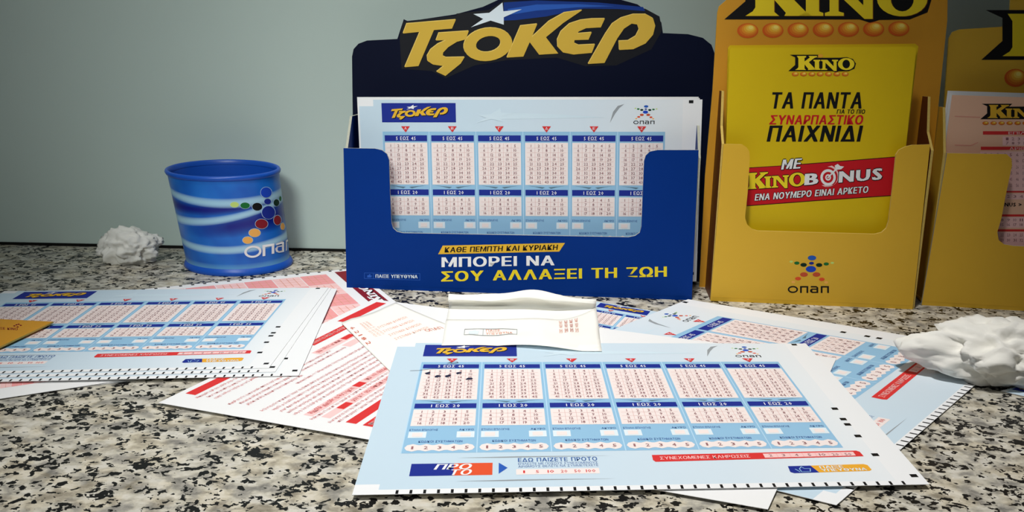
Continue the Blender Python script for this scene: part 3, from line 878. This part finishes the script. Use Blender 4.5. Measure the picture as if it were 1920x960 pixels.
for k in (2, 1, 0):
    pl = ZF.moved(0.010 + 0.0022 * k)
    s = thing('betting_slip', ['orange-pink slip facing out of the far right yellow dispenser', 'white-edged slip second in the far right yellow dispenser', 'rearmost slip in the far right yellow dispenser'][k], 'betting slip', pl.pt([(ZW / 2, 0.004)])[0], 'slips in the far right dispenser')
    a, b, c = pl.local([(1785 - 4 * k, 178 - 4 * k), (1920, 180 - 4 * k), (1750, 500)])
    top = a[1]
    f = slip_mapper(pl.pt([(a[0], top)])[0], pl.ex * (ZW - a[0]), -pl.up * (top - 0.006), pl.n)
    p, uv = sheet_part(f, pink_paper if k == 0 else paper, paper, 2, 2); sh = p.build('sheet', s, uv=uv)
    if k == 0:
        q = Part()
        print_px(q, pl, fit(KINO_BACK, KB, (1838, 193, 1965, 226)), I_black, 1)
        for L in KINO_LET: print_px(q, pl, fit(L, KB, (1838, 193, 1965, 226)), I_gold, 2)
        q.build('logo', sh)
        q = Part(); balls(q, pl, [(1848 + 15 * j, 231) for j in range(6)], 6, 3.5); q.build('printed_balls', sh)
        q = Part()
        print_px(q, pl, rect(1843, 246, 1960, 252.5), I_red, 1)
        print_px(q, pl, rect(1839, 275, 1960, 281), I_red, 1)
        print_px(q, pl, text('ΕΠΙΛΕΞΤΕ', (1891, 252), (1960, 252), 5, 0.01, 0, 1), I_lpink, 2)
        print_px(q, pl, text('ΑΡΙΘΜΟΥΣ', (1893, 281), (1960, 281), 5, 0.01, 0, 1), I_lpink, 2)
        q.build('heading_bar', sh)
        q = Part()
        print_px(q, pl, poly([(1790, 217), (1838, 219), (1838, 221), (1790, 219)]), I_faint, 1)
        print_px(q, pl, poly([(1790, 271), (1820, 272), (1834, 266), (1834, 268), (1820, 274), (1790, 273)]), I_faint, 1)
        q.build('faded_lines', sh)
        q = Part()
        print_px(q, pl, rect(1880, 256, 1960, 273), I_lpink, 1)
        print_px(q, pl, rect(1838, 284, 1960, 358), I_lpink, 1)
        for r in range(2):
            for j in range(6): print_px(q, pl, text(str(1 + r * 6 + j), (1886 + 11 * j, 263 + 8 * r), (1891 + 11 * j, 263 + 8 * r), 5.5, 0, 0, 1), I_num, 2)
        for r in range(6):
            for j in range(10): print_px(q, pl, text(str(1 + r * 10 + j), (1845 + 12 * j, 293 + 11.5 * r), (1850 + 12 * j, 293 + 11.5 * r), 6, 0, 0, 1), I_num, 2)
        print_px(q, pl, rect(1868, 358, 1960, 361), I_red, 1)
        print_px(q, pl, rect(1868, 363, 1960, 374), I_lpink, 1)
        print_px(q, pl, text('BONUS >', (1868, 387), (1915, 387), 7, 0.04, 0, 1), I_black, 2)
        print_px(q, pl, rect(1866, 402, 1960, 406), I_red, 1); print_px(q, pl, rect(1866, 407, 1960, 427), I_lpink, 1)
        print_px(q, pl, rect(1860, 430, 1960, 434), I_red, 1); print_px(q, pl, rect(1860, 435, 1960, 465), I_lpink, 1)
        for r in range(5):
            for j in range(7): print_px(q, pl, text(str(1 + r * 7 + j), (1876 + 12 * j, (371, 415, 424, 443, 453)[r]), (1882 + 12 * j, (371, 415, 424, 443, 453)[r]), 5.5, 0, 0, 1), I_num, 2)
        q.build('number_rows', sh)

# ------------------------------------------------------------------ sheets lying on the counter
# pink slips underneath
def pink_slip(label, f, band=True):
    t = thing('pink_slip', label, 'betting slip', f([(0.5, 0.5)])[0], 'pink slips on the counter')
    p, uv = sheet_part(f, paper, paper, 8, 8); sh = p.build('sheet', t, uv=uv)
    q = Part()
    for i in range(11):
        for j in range(6):
            u0, v0 = 0.05 + i * 0.078, 0.05 + j * 0.15
            pr(q, f, rect(u0, v0, u0 + 0.076, v0 + 0.147), I_pink if (i + j) % 2 == 0 else I_lpink, 1)
            for k in range(1, 4):
                pr(q, f, rect(u0 + 0.019 * k - 0.001, v0 + 0.01, u0 + 0.019 * k + 0.001, v0 + 0.137), I_faint, 2)
                pr(q, f, rect(u0 + 0.004, v0 + 0.036 * k - 0.001, u0 + 0.072, v0 + 0.036 * k + 0.001), I_faint, 2)
    q.build('number_grid', sh)
    q = Part()
    pr(q, f, rect(0.935, 0.03, 0.985, 0.97), I_dred, 1)
    for k, L in enumerate(KINO_LET):
        pass
    g_ = [fit(L, (588, 320, 936, 412), (0, 0, 0.26, 0.034)) for L in KINO_LET]
    for pc in g_:
        v = np.stack([0.943 + pc[0][:, 1], 0.66 - pc[0][:, 0] - 0.14], 1)
        pr(q, f, (v + (0.003, 0.004), pc[1]), I_black, 2)
        pr(q, f, (v, pc[1]), I_white, 3)
    q.build('heading_band', sh)
    q = Part()
    for k in range(30):
        u = 0.03 + 0.032 * k
        pr(q, f, rect(u - 0.004, 0.002, u + 0.004, 0.016), I_black, 1)
    tag(q.build('timing_marks', sh), kind='stuff')
    return t


a = ground(664, 503, 0.0004); e1 = ground(340, 535, 0.0004) - a; e2 = ground(742, 566, 0.0004) - a
e1 *= 0.27 / np.linalg.norm(e1); e2 *= 0.17 / np.linalg.norm(e2)
pink_slip('pink gridded slip with dark red edge band, partly under the corner of the blue dispenser', slip_mapper(a + e1, -e1, e2, (0, 0, 1)))
a = ground(-30, 752, 0.0010); b = ground(420, 684, 0.0010)
e1 = b - a; e2 = np.array([-e1[1], e1[0], 0]); e2 *= 0.09 / np.linalg.norm(e2)
f = slip_mapper(a + e2, e1, -e2, (0, 0, 1))
t = thing('pink_slip', 'pink slip at the left, only its lower edge showing beneath the stacked blue slips', 'betting slip', f([(0.5, 0.5)])[0], 'pink slips on the counter')
p, uv = sheet_part(f, paper, paper, 6, 4); sh = p.build('sheet', t, uv=uv)
q = Part()
for i in range(18):
    u0 = 0.01 + i * 0.045
    pr(q, f, rect(u0, 0.42, u0 + 0.044, 0.84), I_pink if (i // 2) % 2 else I_lpink, 1)
    for k in range(1, 4): pr(q, f, rect(u0, 0.42 + 0.1 * k, u0 + 0.044, 0.424 + 0.1 * k), I_faint, 2)
    pr(q, f, rect(u0 + 0.021, 0.42, u0 + 0.0225, 0.84), I_faint, 2)
q.build('number_grid', sh)

# slip mostly hidden under the rotated one
f = flat_map((1100, 562), (1560, 640), (1010, 640), 0.0005)
make_slip('betting_slip', 'blue slip beneath the others in front of the blue dispenser, only its logo corner showing', 'blue slips on the counter', f)
# rotated slip on the right
f = corner_map((1290, 561), (1897, 662), (1568, 947), 0.0011)
make_slip('betting_slip', 'blue slip turned diagonally on the right, partly under the white tissue', 'blue slips on the counter', f)
# slip corner at the right edge of the photo
f = corner_map((1990, 690), (2010, 752), (1876, 735), 0.0006)
f = slip_mapper(ground(1876, 733, .0006), np.array([0.10, 0.05, 0]), np.array([0.055, -0.035, 0]), (0, 0, 1))
make_slip('betting_slip', 'pale blue corner of a slip at the right edge below the tissue', 'blue slips on the counter', f)

# white sheet with red print
a, b, c = ground(700, 561, .0018), ground(1590, 662, .0018), ground(297, 755, .0018)
f = slip_mapper(c, a - c, (b - a + ground(1405, 975, .0018) - c) / 2, (0, 0, 1))   # u runs along the text lines, v across them
t = thing('instruction_sheet', 'white sheet with slanting red printed lines under the front slip', 'sheet', f([(0.4, 0.5)])[0])
p, uv = sheet_part(f, paper, paper, 12, 16); sh = p.build('sheet', t, uv=uv)
rng = random.Random(11)


def line_words(q, f, v, u0, u1, h, material, layer=1):
    s = ''
    while len(s) < (u1 - u0) / h * 1.25:
        s += ''.join(rng.choice('αεικνοπρστυλμδθη') for _ in range(rng.randint(2, 9))) + ' '
    pr(q, f, text(s.strip(), (u0, v + h), (u1, v + h), h * 1.2, 0.0, 0, 1, 0.1), material, layer)


for r_ in ((0.075, 0.012, 0.50, 0.032), (0.745, 0.018, 0.975, 0.042), (0.52, 0.044, 0.735, 0.064), (0.067, 0.323, 0.40, 0.342), (0.066, 0.354, 0.4, 0.376)):
    q = Part(); pr(q, f, rect(*r_), I_red, 1); q.build('red_bar', sh)
q = Part()
for r_ in ((0.46, 0.084, 0.655, 0.104), (0.55, 0.111, 0.70, 0.130), (0.068, 0.245, 0.62, 0.262), (0.073, 0.276, 0.62, 0.292)):
    pr(q, f, rect(*r_), I_lpink, 1)
for r_ in ((0.28, 0.246, 0.315, 0.261), (0.135, 0.277, 0.178, 0.291), (0.60, 0.086, 0.65, 0.1)):
    pr(q, f, rect(*r_), I_red, 2)
tag(q.build('pink_boxes', sh), kind='stuff')
q = Part()
for v, u0, u1 in ((0.040, 0.06, 0.42), (0.054, 0.075, 0.47), (0.068, 0.075, 0.44), (0.106, 0.055, 0.50), (0.120, 0.07, 0.54), (0.134, 0.07, 0.30), (0.150, 0.24, 0.60), (0.172, 0.05, 0.66), (0.186, 0.065, 0.70), (0.200, 0.065, 0.68), (0.214, 0.065, 0.62), (0.228, 0.06, 0.6), (0.265, 0.05, 0.56), (0.297, 0.05, 0.52), (0.309, 0.06, 0.5)):
    line_words(q, f, v, u0, u1, 0.0058, I_redtext, 1)
for v, a_, b_, m_ in ((0.049, 0.53, 0.725, I_lpink), (0.087, 0.47, 0.59, I_redtext), (0.248, 0.33, 0.6, I_redtext), (0.248, 0.08, 0.27, I_redtext), (0.279, 0.19, 0.6, I_redtext), (0.359, 0.075, 0.3, I_lpink)):
    line_words(q, f, v, a_, b_, 0.009, m_, 3)
line_words(q, f, 0.80, 0.86, 0.95, 0.012, I_red, 1)
q.build('printed_lines', sh)

# stack of slips on the left, lowest first
LU, LV = np.array([0.2283, 0.0233, 0]), np.array([-0.0062, -0.1558, 0])
LS = [((560, 704), 0.0026, ground(560, 704, 0.0026) - ground(632, 541, 0.0026), 'lowest blue slip of the left stack, its white right margin showing'),
      ((516, 697), 0.0030, ground(516, 697, 0.003) - ground(621, 540, 0.003), 'middle blue slip of the left stack, only its lower edge showing'),
      ((504, 690), 0.0034, ground(504, 690, 0.0034) - ground(616, 539, 0.0034), 'top blue slip of the left stack, a yellow leaflet lying on its left end')]
for (br, z, lv, lab) in LS:
    f = slip_mapper(ground(*br, z) - LU - lv, LU, lv, (0, 0, 1))
    make_slip('betting_slip', lab, 'blue slips stacked at the left', f)

# yellow leaflets at the left edge
for k, (z, dx) in enumerate(((0.0046, 6), (0.0060, 0))):
    a, b, c = ground(-90, 594, z), ground(100 - dx * 1.5, 603, z), ground(-90, 692, z)
    pts = [a, b, c]
    t = thing('leaflet', ['orange-yellow leaflet on the left stack, beneath another leaflet', 'orange-yellow leaflet lying uppermost on the left stack of slips'][k], 'leaflet', (a + b + c) / 3, 'leaflets on the left stack')
    q = Part(); d = a + (c - a) * 1.0 + (b - a) * -0.2
    prism(q, np.array([a + (a - b) * 0.3, b, c]), (0, 0, -0.0011), orange_card, yel_edge); sh = q.build('cover', t)
    if k == 1:
        q = Part()
        LPm = Plane(a, (1, 0, 0), (0, 1, 0), (0, 0, 1))
        print_px(q, LPm, text('ΠΑΙΞΕ ΚΙΝΟ', (-14, 617), (33, 619), 4, 0.03), I_dred, 1)
        for x, y in ((27, 611), (31, 609), (35, 608), (39, 610), (33, 613)): print_px(q, LPm, poly(ell(x, y, 2.2, 1.2, 8)), I_dred, 1)
        q.build('lettering', sh)

# front slip
f = flat_map((747, 643), (1511, 644), (660, 928), 0.0029)
TLg, TRg, BLg, BRg = ground(747, 643, .0029), ground(1511, 644, .0029), ground(660, 928, .0029), ground(1743, 908, .0029)


def front_map(uv, lift=0.0):
    uv = np.asarray(uv, float).reshape(-1, 2); u, v = uv[:, :1], uv[:, 1:]
    p = TLg * (1 - u) * (1 - v) + TRg * u * (1 - v) + BLg * (1 - u) * v + BRg * u * v
    return p + np.array([0, 0, 1.0]) * lift


make_slip('betting_slip', 'large blue slip in front with pen marks in its first number column', 'blue slips on the counter', front_map, play_marks=True)

# ------------------------------------------------------------------ receipts
def sheet_grid(part, P, material, th=0.0002):
    """P: (rows, cols, 3)"""
    r, c = P.shape[:2]
    v = P.reshape(-1, 3)
    fc = [(j * c + i, j * c + i + 1, (j + 1) * c + i + 1, (j + 1) * c + i) for j in range(r - 1) for i in range(c - 1)]
    part.add(v, fc, material)


z0 = 0.0024
A_, B_, C_, D_ = ground(640, 607, z0), ground(742, 571, z0), ground(905, 634, z0), ground(735, 700, z0)


def rec_map(uv, lift=0.0):
    uv = np.asarray(uv, float).reshape(-1, 2); u, v = uv[:, :1], uv[:, 1:]
    p = A_ * (1 - u) * (1 - v) + B_ * u * (1 - v) + D_ * (1 - u) * v + C_ * u * v
    h = np.array([0.0004 * (1 + math.sin(9 * a + 3 * b)) * max(0.0, 1 - b / 0.5) + 0.002 * max(0, a - 0.7) * max(0.0, 1 - b / 0.5) for a, b in uv])
    p[:, 2] += h + lift + np.array([0.0009 * max(0.0, 0.4 - abs(noise.noise(Vector((a * 3.5, b * 3.5, 3.3)))) * 1.5) * max(0.0, 1 - b / 0.45) for a, b in uv])
    return p


t = thing('receipt', 'cream crumpled receipt lying flat over the red-printed sheet', 'receipt', rec_map([(0.5, 0.5)])[0], 'receipts')
v, fc = rect(0, 0, 1, 1, 24, 24)
q = Part(); q.add(rec_map(v), fc, receipt_paper); sh = q.build('sheet', t, smooth=True)
md = sh.modifiers.new('thickness', 'SOLIDIFY'); md.thickness = 0.00015; md.offset = -1
q = Part()
for s_, p0, p1, h in (('62182', (0.06, 0.12), (0.06, 0.40), 0.06),):
    V, F = text(s_, (0, 0), (1, 0), 1, 0.02, 0, 1, 0.3)
    pr(q, rec_map, (np.stack([0.04 - V[:, 1] * 0.06, 0.13 + V[:, 0] * 0.36], 1), F), I_rose, 3)
for k in range(3):
    V, F = text('ΑΡΙΘΜΟΣ ΔΕΛΤΙΟΥ', (0, 0), (1, 0), 1, 0.0, 0, 1, 0.1)
    pr(q, rec_map, (np.stack([0.2 + 0.05 * k - V[:, 1] * 0.03, 0.12 + V[:, 0] * 0.3], 1), F), I_faint, 3)
for k in range(4):
    pr(q, rec_map, text('ΣΥΣΤΗΜΑ ΚΛΗΡΩΣΗ', (0.35, 0.3 + 0.09 * k), (0.8, 0.3 + 0.09 * k), 0.035, 0.01, 0, 1), I_faint, 3)
pr(q, rec_map, text('ΟΠΑΠ', (0.72, 0.62), (0.9, 0.66), 0.05, 0.02, 0, 1), I_rose, 3)
q.build('faded_print', sh)

# folded receipt: front flap, fold, base, raised rear wall
xs = np.linspace(0, 1, 41)
zb = 0.0034
FL, FR = ground(828, 648, zb), ground(1128, 657, zb)       # fold nearest the camera
RL, RR = ground(842, 572, zb), ground(1117, 578, zb)       # rear line on the table


def fold_front(s): return FL * (1 - s) + FR * s + np.array([0, 0.004 * math.sin(s * 5.5) * 0.6, 0.0022 * max(0, math.sin((s - 0.35) * 6)) + 0.0002])


rows = []
for j in range(7):      # lower layer, from the fold to the rear
    k = j / 6
    rows.append([fold_front(s) * (1 - k) + (RL * (1 - s) + RR * s) * k + np.array([0, 0, 0.0004 * math.sin(s * 9 + k * 4) * k]) for s in xs])
# rear of the sheet: folds forward over itself, then stands up to a ragged top edge
for (dy, dz) in ((-0.001, 0.0018), (-0.0042, 0.0044), (-0.0078, 0.0060), (-0.0094, 0.0067), (-0.0090, 0.0074), (-0.0074, 0.0088), (-0.0056, 0.0104)):
    amp = [1.0 + 0.42 * math.exp(-((s - 0.55) / 0.16) ** 2) - 0.35 * max(0, (s - 0.75) / 0.25) for s in xs]
    rows.append([RL * (1 - s) + RR * s + np.array([0.0, dy * (1 - 0.75 * max(0, (s - 0.72) / 0.28)), dz * amp[i] + 0.0004 * math.sin(s * 17 + dz * 900)]) for i, s in enumerate(xs)])
t = thing('receipt', 'folded white receipt standing half open in front of the blue dispenser', 'receipt', (FL + FR) / 2, 'receipts')
q = Part(); sheet_grid(q, np.array(rows), receipt_paper); sh = q.build('rear_layer', t, smooth=True)
md = sh.modifiers.new('thickness', 'SOLIDIFY'); md.thickness = 0.00018
NB = 13


def crumple(x, y, o):
    return 0.45 - abs(noise.noise(Vector((x, y, o)))) * 1.6


def flap_pt(s, k):
    m_ = 0.56 + 0.40 * max(0.0, (s - 0.72) / 0.28) ** 1.5
    lip = fold_front(s) * (1 - m_) + (RL * (1 - s) + RR * s) * m_
    p = fold_front(s) * (1 - k) + lip * k
    z = zb + 0.0003 + (0.0022 * max(0, math.sin((s - 0.35) * 6))) * (1 - k) + (0.0014 + 0.0026 * math.exp(-((s - 0.62) / 0.22) ** 2)) * k ** 1.2 + crumple(s * 4, k * 2, 1.7) * 0.0022 * math.sin(k * 3.1) * (0.25 + s)
    return np.array([p[0], p[1], z])


F_ = np.array([[flap_pt(s, k) for s in xs] for k in np.linspace(0, 1, NB)])
q = Part(); sheet_grid(q, F_, receipt_paper); fl = q.build('front_flap', t, smooth=True)
md = fl.modifiers.new('thickness', 'SOLIDIFY'); md.thickness = 0.00018


def flap_map(uv, lift=0.0):
    return np.array([flap_pt(a, 1 - b) + np.array([0, -0.3, 1.0]) * (lift + 0.00012) for a, b in np.asarray(uv).reshape(-1, 2)])


q = Part()
for a in ((0.13, 0.40, 0.47, 0.416), (0.13, 0.62, 0.47, 0.636)): pr(q, flap_map, rect(*a, 12, 1), I_grey, 3)
for a in ((0.13, 0.40, 0.1335, 0.636), (0.25, 0.40, 0.2535, 0.636), (0.467, 0.40, 0.4705, 0.636)): pr(q, flap_map, rect(*a), I_grey, 3)
pr(q, flap_map, text('ΠΑΙΞΕ', (0.27, 0.50), (0.36, 0.50), 0.07, 0.01, 0, 1), I_faint, 3)
pr(q, flap_map, text('ΥΠΕΥΘΥΝΑ', (0.27, 0.60), (0.44, 0.60), 0.07, 0.01, 0, 1), I_faint, 3)
pr(q, flap_map, poly([(0.16, 0.5), (0.18, 0.5), (0.2, 0.45), (0.21, 0.5), (0.225, 0.5), (0.22, 0.6), (0.16, 0.6)]), I_pale, 3)
for k in range(4):
    V, F = text('238 5130 2152', (0, 0), (1, 0), 1, 0.01, 0, 1, 0.15)
    pr(q, flap_map, (np.stack([0.74 + 0.035 * k - V[:, 1] * 0.022, 0.08 + V[:, 0] * 0.42], 1), F), I_faint if k in (0, 3) else I_rose, 3)
q.build('faded_print', fl)

# ------------------------------------------------------------------ pen cup
CC = ground(449, 494); CC[2] = 0.0
cupY = CC[1]
rimc = at_depth(418, 314, cupY)
CH = rimc[2]
lean = (rimc[0] - CC[0]) / CH
RX0, RX1 = 0.0408, 0.0430
DR = 0.82


def cup_c(z): return CC[0] + lean * z, CC[1]
def cup_r(z): return RX0 + (RX1 - RX0) * z / CH


def cup_mat():
    m = bpy.data.materials.new('glossy_blue_plastic'); m.use_nodes = True
    nt = m.node_tree; b = nt.nodes['Principled BSDF']
    uv = nt.nodes.new('ShaderNodeUVMap'); uv.uv_map = 'sheet'
    s = nt.nodes.new('ShaderNodeSeparateXYZ'); nt.links.new(uv.outputs[0], s.inputs[0])
    u, v = s.outputs[0], s.outputs[1]   # u: 0 left .. 1 right of the front half, v: height 0..1

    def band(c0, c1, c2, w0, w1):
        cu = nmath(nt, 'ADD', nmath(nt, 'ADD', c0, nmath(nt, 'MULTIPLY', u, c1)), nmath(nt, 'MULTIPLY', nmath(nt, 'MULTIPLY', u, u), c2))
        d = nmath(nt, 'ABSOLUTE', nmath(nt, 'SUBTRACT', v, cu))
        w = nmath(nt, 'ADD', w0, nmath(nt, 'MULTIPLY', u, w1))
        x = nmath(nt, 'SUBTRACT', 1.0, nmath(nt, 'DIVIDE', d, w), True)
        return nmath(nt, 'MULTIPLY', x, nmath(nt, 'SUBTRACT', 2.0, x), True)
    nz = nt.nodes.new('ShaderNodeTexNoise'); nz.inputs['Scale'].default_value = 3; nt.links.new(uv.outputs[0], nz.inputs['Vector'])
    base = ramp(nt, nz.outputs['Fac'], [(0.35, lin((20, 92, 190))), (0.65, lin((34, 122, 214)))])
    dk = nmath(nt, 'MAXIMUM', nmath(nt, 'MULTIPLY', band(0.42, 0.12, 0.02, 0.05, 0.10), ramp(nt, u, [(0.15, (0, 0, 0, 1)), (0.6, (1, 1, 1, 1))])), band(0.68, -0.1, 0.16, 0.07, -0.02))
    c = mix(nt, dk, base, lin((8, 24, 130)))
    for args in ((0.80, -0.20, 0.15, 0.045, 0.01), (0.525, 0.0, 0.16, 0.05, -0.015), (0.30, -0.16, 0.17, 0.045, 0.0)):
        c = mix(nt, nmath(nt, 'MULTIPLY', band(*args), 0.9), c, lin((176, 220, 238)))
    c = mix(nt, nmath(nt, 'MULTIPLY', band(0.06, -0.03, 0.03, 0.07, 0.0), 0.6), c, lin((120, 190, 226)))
    nt.links.new(c, b.inputs['Base Color'])
    b.inputs['Roughness'].default_value = 0.32
    return m


cup_print = cup_mat(); cup_blue = mat('cup_blue_plastic', (24, 84, 186), 0.35, 0.4, 0.03, 40)
t = thing('pen_cup', 'empty blue plastic cup with white swirls and a dotted figure emblem, beside the blue dispenser', 'cup', CC)
NS = 72


def ring(z, r):
    x, y = cup_c(z)
    return [(x + r * math.cos(a), y + r * DR * math.sin(a), z) for a in [2 * math.pi * k / NS for k in range(NS)]]


def lathe(prof, material, name, parent, uvmap=False, close=False):
    V = np.array([p for z, r in prof for p in ring(z, r)])
    n = len(prof)
    F = [(j * NS + i, j * NS + (i + 1) % NS, (j + 1) * NS + (i + 1) % NS, (j + 1) * NS + i) for j in range(n - 1) for i in range(NS)]
    if close: F.append(tuple(range((n - 1) * NS, n * NS)))
    q = Part(); q.add(V, F, material)
    uvs = None
    if uvmap:
        uvs = [(0.5 + 0.5 * math.cos(2 * math.pi * k / NS), z / CH) for z, r in prof for k in range(NS)]
    return q.build(name, parent, smooth=True, uv=uvs)


body = lathe([(z, cup_r(z)) for z in np.linspace(0.004, CH - 0.003, 12)], cup_print, 'body', t, True)
lathe([(CH - 0.003, cup_r(CH) - 0.0012)] + [(z, cup_r(z) - 0.0016) for z in np.linspace(CH - 0.006, 0.004, 6)], cup_blue, 'inner_wall', t, False, True)
lathe([(CH - 0.0042, cup_r(CH) - 0.0002), (CH - 0.0036, cup_r(CH) + 0.0010), (CH - 0.002, cup_r(CH) + 0.0016), (CH - 0.0005, cup_r(CH) + 0.0010), (CH, cup_r(CH) - 0.0003), (CH - 0.001, cup_r(CH) - 0.0014), (CH - 0.004, cup_r(CH) - 0.0017)], cup_blue, 'rim', t)
lathe([(0.0, RX0 + 0.0018), (0.0012, RX0 + 0.0024), (0.003, RX0 + 0.0018), (0.0052, RX0 + 0.0004), (0.006, RX0 - 0.0004)], cup_blue, 'base_ring', t)


def cup_px(pts, lift):
    d = rays(pts); out = []
    for r in d:
        z = CH * 0.5
        for _ in range(14):
            x, y = cup_c(z); rr = cup_r(z) + lift
            dx, dy = r[0] / rr, r[1] / (rr * DR); ox, oy = -x / rr, -y / (rr * DR)
            A2 = dx * dx + dy * dy; B2 = 2 * (ox * dx + oy * dy); C2 = ox * ox + oy * oy - 1
            disc = B2 * B2 - 4 * A2 * C2
            tt = (-B2 - math.sqrt(disc)) / (2 * A2) if disc > 0 else -B2 / (2 * A2)
            z = CAMH + r[2] * tt
        out.append(CAM + r * tt)
    return np.array(out)


def cc(x, y): return (160 + x / 3.692, 270 + y / 3.692)


def disc(x, y, rx, ry, n=20):
    v = [cc(x, y)]
    for k in (0.35, 0.7, 1.0): v += [cc(*p) for p in ell(x, y, rx * k, ry * k, n)]
    f = [(0, 1 + i, 1 + (i + 1) % n) for i in range(n)]
    for r in range(2): f += [(1 + r * n + i, 1 + (r + 1) * n + i, 1 + (r + 1) * n + (i + 1) % n, 1 + r * n + (i + 1) % n) for i in range(n)]
    return np.array(v), f


for (x, y, rx, ry, m) in ((1252, 335, 38, 36, I_blue), (1033, 420, 30, 19, I_lgreen), (1106, 426, 33, 21, I_green), (1190, 434, 35, 27, I_black), (1262, 398, 24, 20, I_navy), (1323, 406, 20, 24, I_dgreen), (1350, 378, 8, 17, I_green),
                         (1268, 474, 46, 45, I_navy), (1220, 553, 43, 33, I_dred), (1330, 527, 26, 33, I_dred), (1172, 615, 40, 28, I_lorange), (1124, 666, 35, 24, I_lorange), (1366, 570, 14, 24, I_lorange)):
    q = Part()
    v_, f_ = disc(x, y, rx + 3, ry + 3); q.add(cup_px(v_, 0.00015), f_, I_sky2)
    v_, f_ = disc(x, y, rx, ry); q.add(cup_px(v_, 0.0003), f_, m)
    q.build('printed_dot', body)
q = Part()
v_, f_ = poly([cc(*p) for p in ell(1160, 745, 60, 42, 28, -0.12)], [cc(*p) for p in ell(1160, 745, 43, 28, 24, -0.12)]); q.add(cup_px(v_, 0.0004), f_, I_white)
for lp_ in ([(1226, 700), (1308, 688), (1308, 758), (1290, 761), (1290, 706), (1246, 713), (1246, 775), (1227, 777)],
            [(1320, 690), (1362, 672), (1376, 680), (1376, 745), (1362, 748), (1340, 752), (1320, 745), (1314, 725), (1326, 708), (1362, 700), (1360, 690), (1322, 702)],
            [(1387, 668), (1403, 660), (1403, 672), (1395, 678), (1395, 735), (1387, 740)]):
    v_, f_ = poly([cc(*p) for p in lp_]); q.add(cup_px(v_, 0.0004), f_, I_white)
v_, f_ = poly([cc(*p) for p in [(1335, 714), (1361, 710), (1361, 736), (1338, 741), (1330, 730)]]); q.add(cup_px(v_, 0.0006), f_, I_mid)
q.build('lettering', body)


# ------------------------------------------------------------------ crumpled tissues
def tissue(name, label, center, size, seed, rotz=0.0, tip=None, sub=5):
    bm = bmesh.new(); bmesh.ops.create_icosphere(bm, subdivisions=sub, radius=1.0)
    off = Vector((seed * 7.3, seed * 3.1, seed * 1.7))
    for v in bm.verts:
        d = v.co.normalized()
        r = 1.0 + 0.30 * noise.noise(d * 1.4 + off)
        # sharp folds: ridged noise, warped
        w = d + Vector((noise.noise(d * 2 + off), noise.noise(d * 2 + off * 2), noise.noise(d * 2 + off * 3))) * 0.45
        r += 0.55 * (0.35 - abs(noise.noise(w * 1.9 + off * 2))) + 0.22 * (0.3 - abs(noise.noise(w * 3.6 + off))) + 0.05 * (0.3 - abs(noise.noise(w * 8 + off)))
        p = d * r
        if tip is not None:
            k = max(0.0, d.dot(Vector(tip[0]).normalized()))
            p += Vector(tip[0]) * tip[1] * k ** 6
        v.co = Vector((p.x * size[0], p.y * size[1], p.z * size[2]))
    lo = min(v.co.z for v in bm.verts)
    for v in bm.verts:
        v.co.z = max(v.co.z, lo * 0.62) - lo * 0.62
    me = bpy.data.meshes.new(name); bm.to_mesh(me); bm.free()
    me.materials.append(tissue_mat)
    me.polygons.foreach_set('use_smooth', [True] * len(me.polygons))
    o = bpy.data.objects.new(name, me); col.objects.link(o)
    o.location = tuple(center); o.rotation_euler = (0, 0, rotz)
    return tag(o, label, 'tissue', 'crumpled tissues')


tissue_mat = mat('white_tissue', (238, 236, 228), 0.9, 0.1, 0.03, 200)
c = ground(246, 490)
tissue('crumpled_tissue', 'small crumpled white tissue on the granite left of the blue cup', (c[0], c[1], 0.0), (0.0215, 0.014, 0.0150), 3)
c = ground(1868, 705, 0.001)
tissue('crumpled_tissue', 'larger crumpled white tissue on the diagonal slip at the right edge', (c[0], c[1], 0.0013), (0.036, 0.022, 0.018), 5, tip=((-1.0, 0.25, 0.15), 0.42))
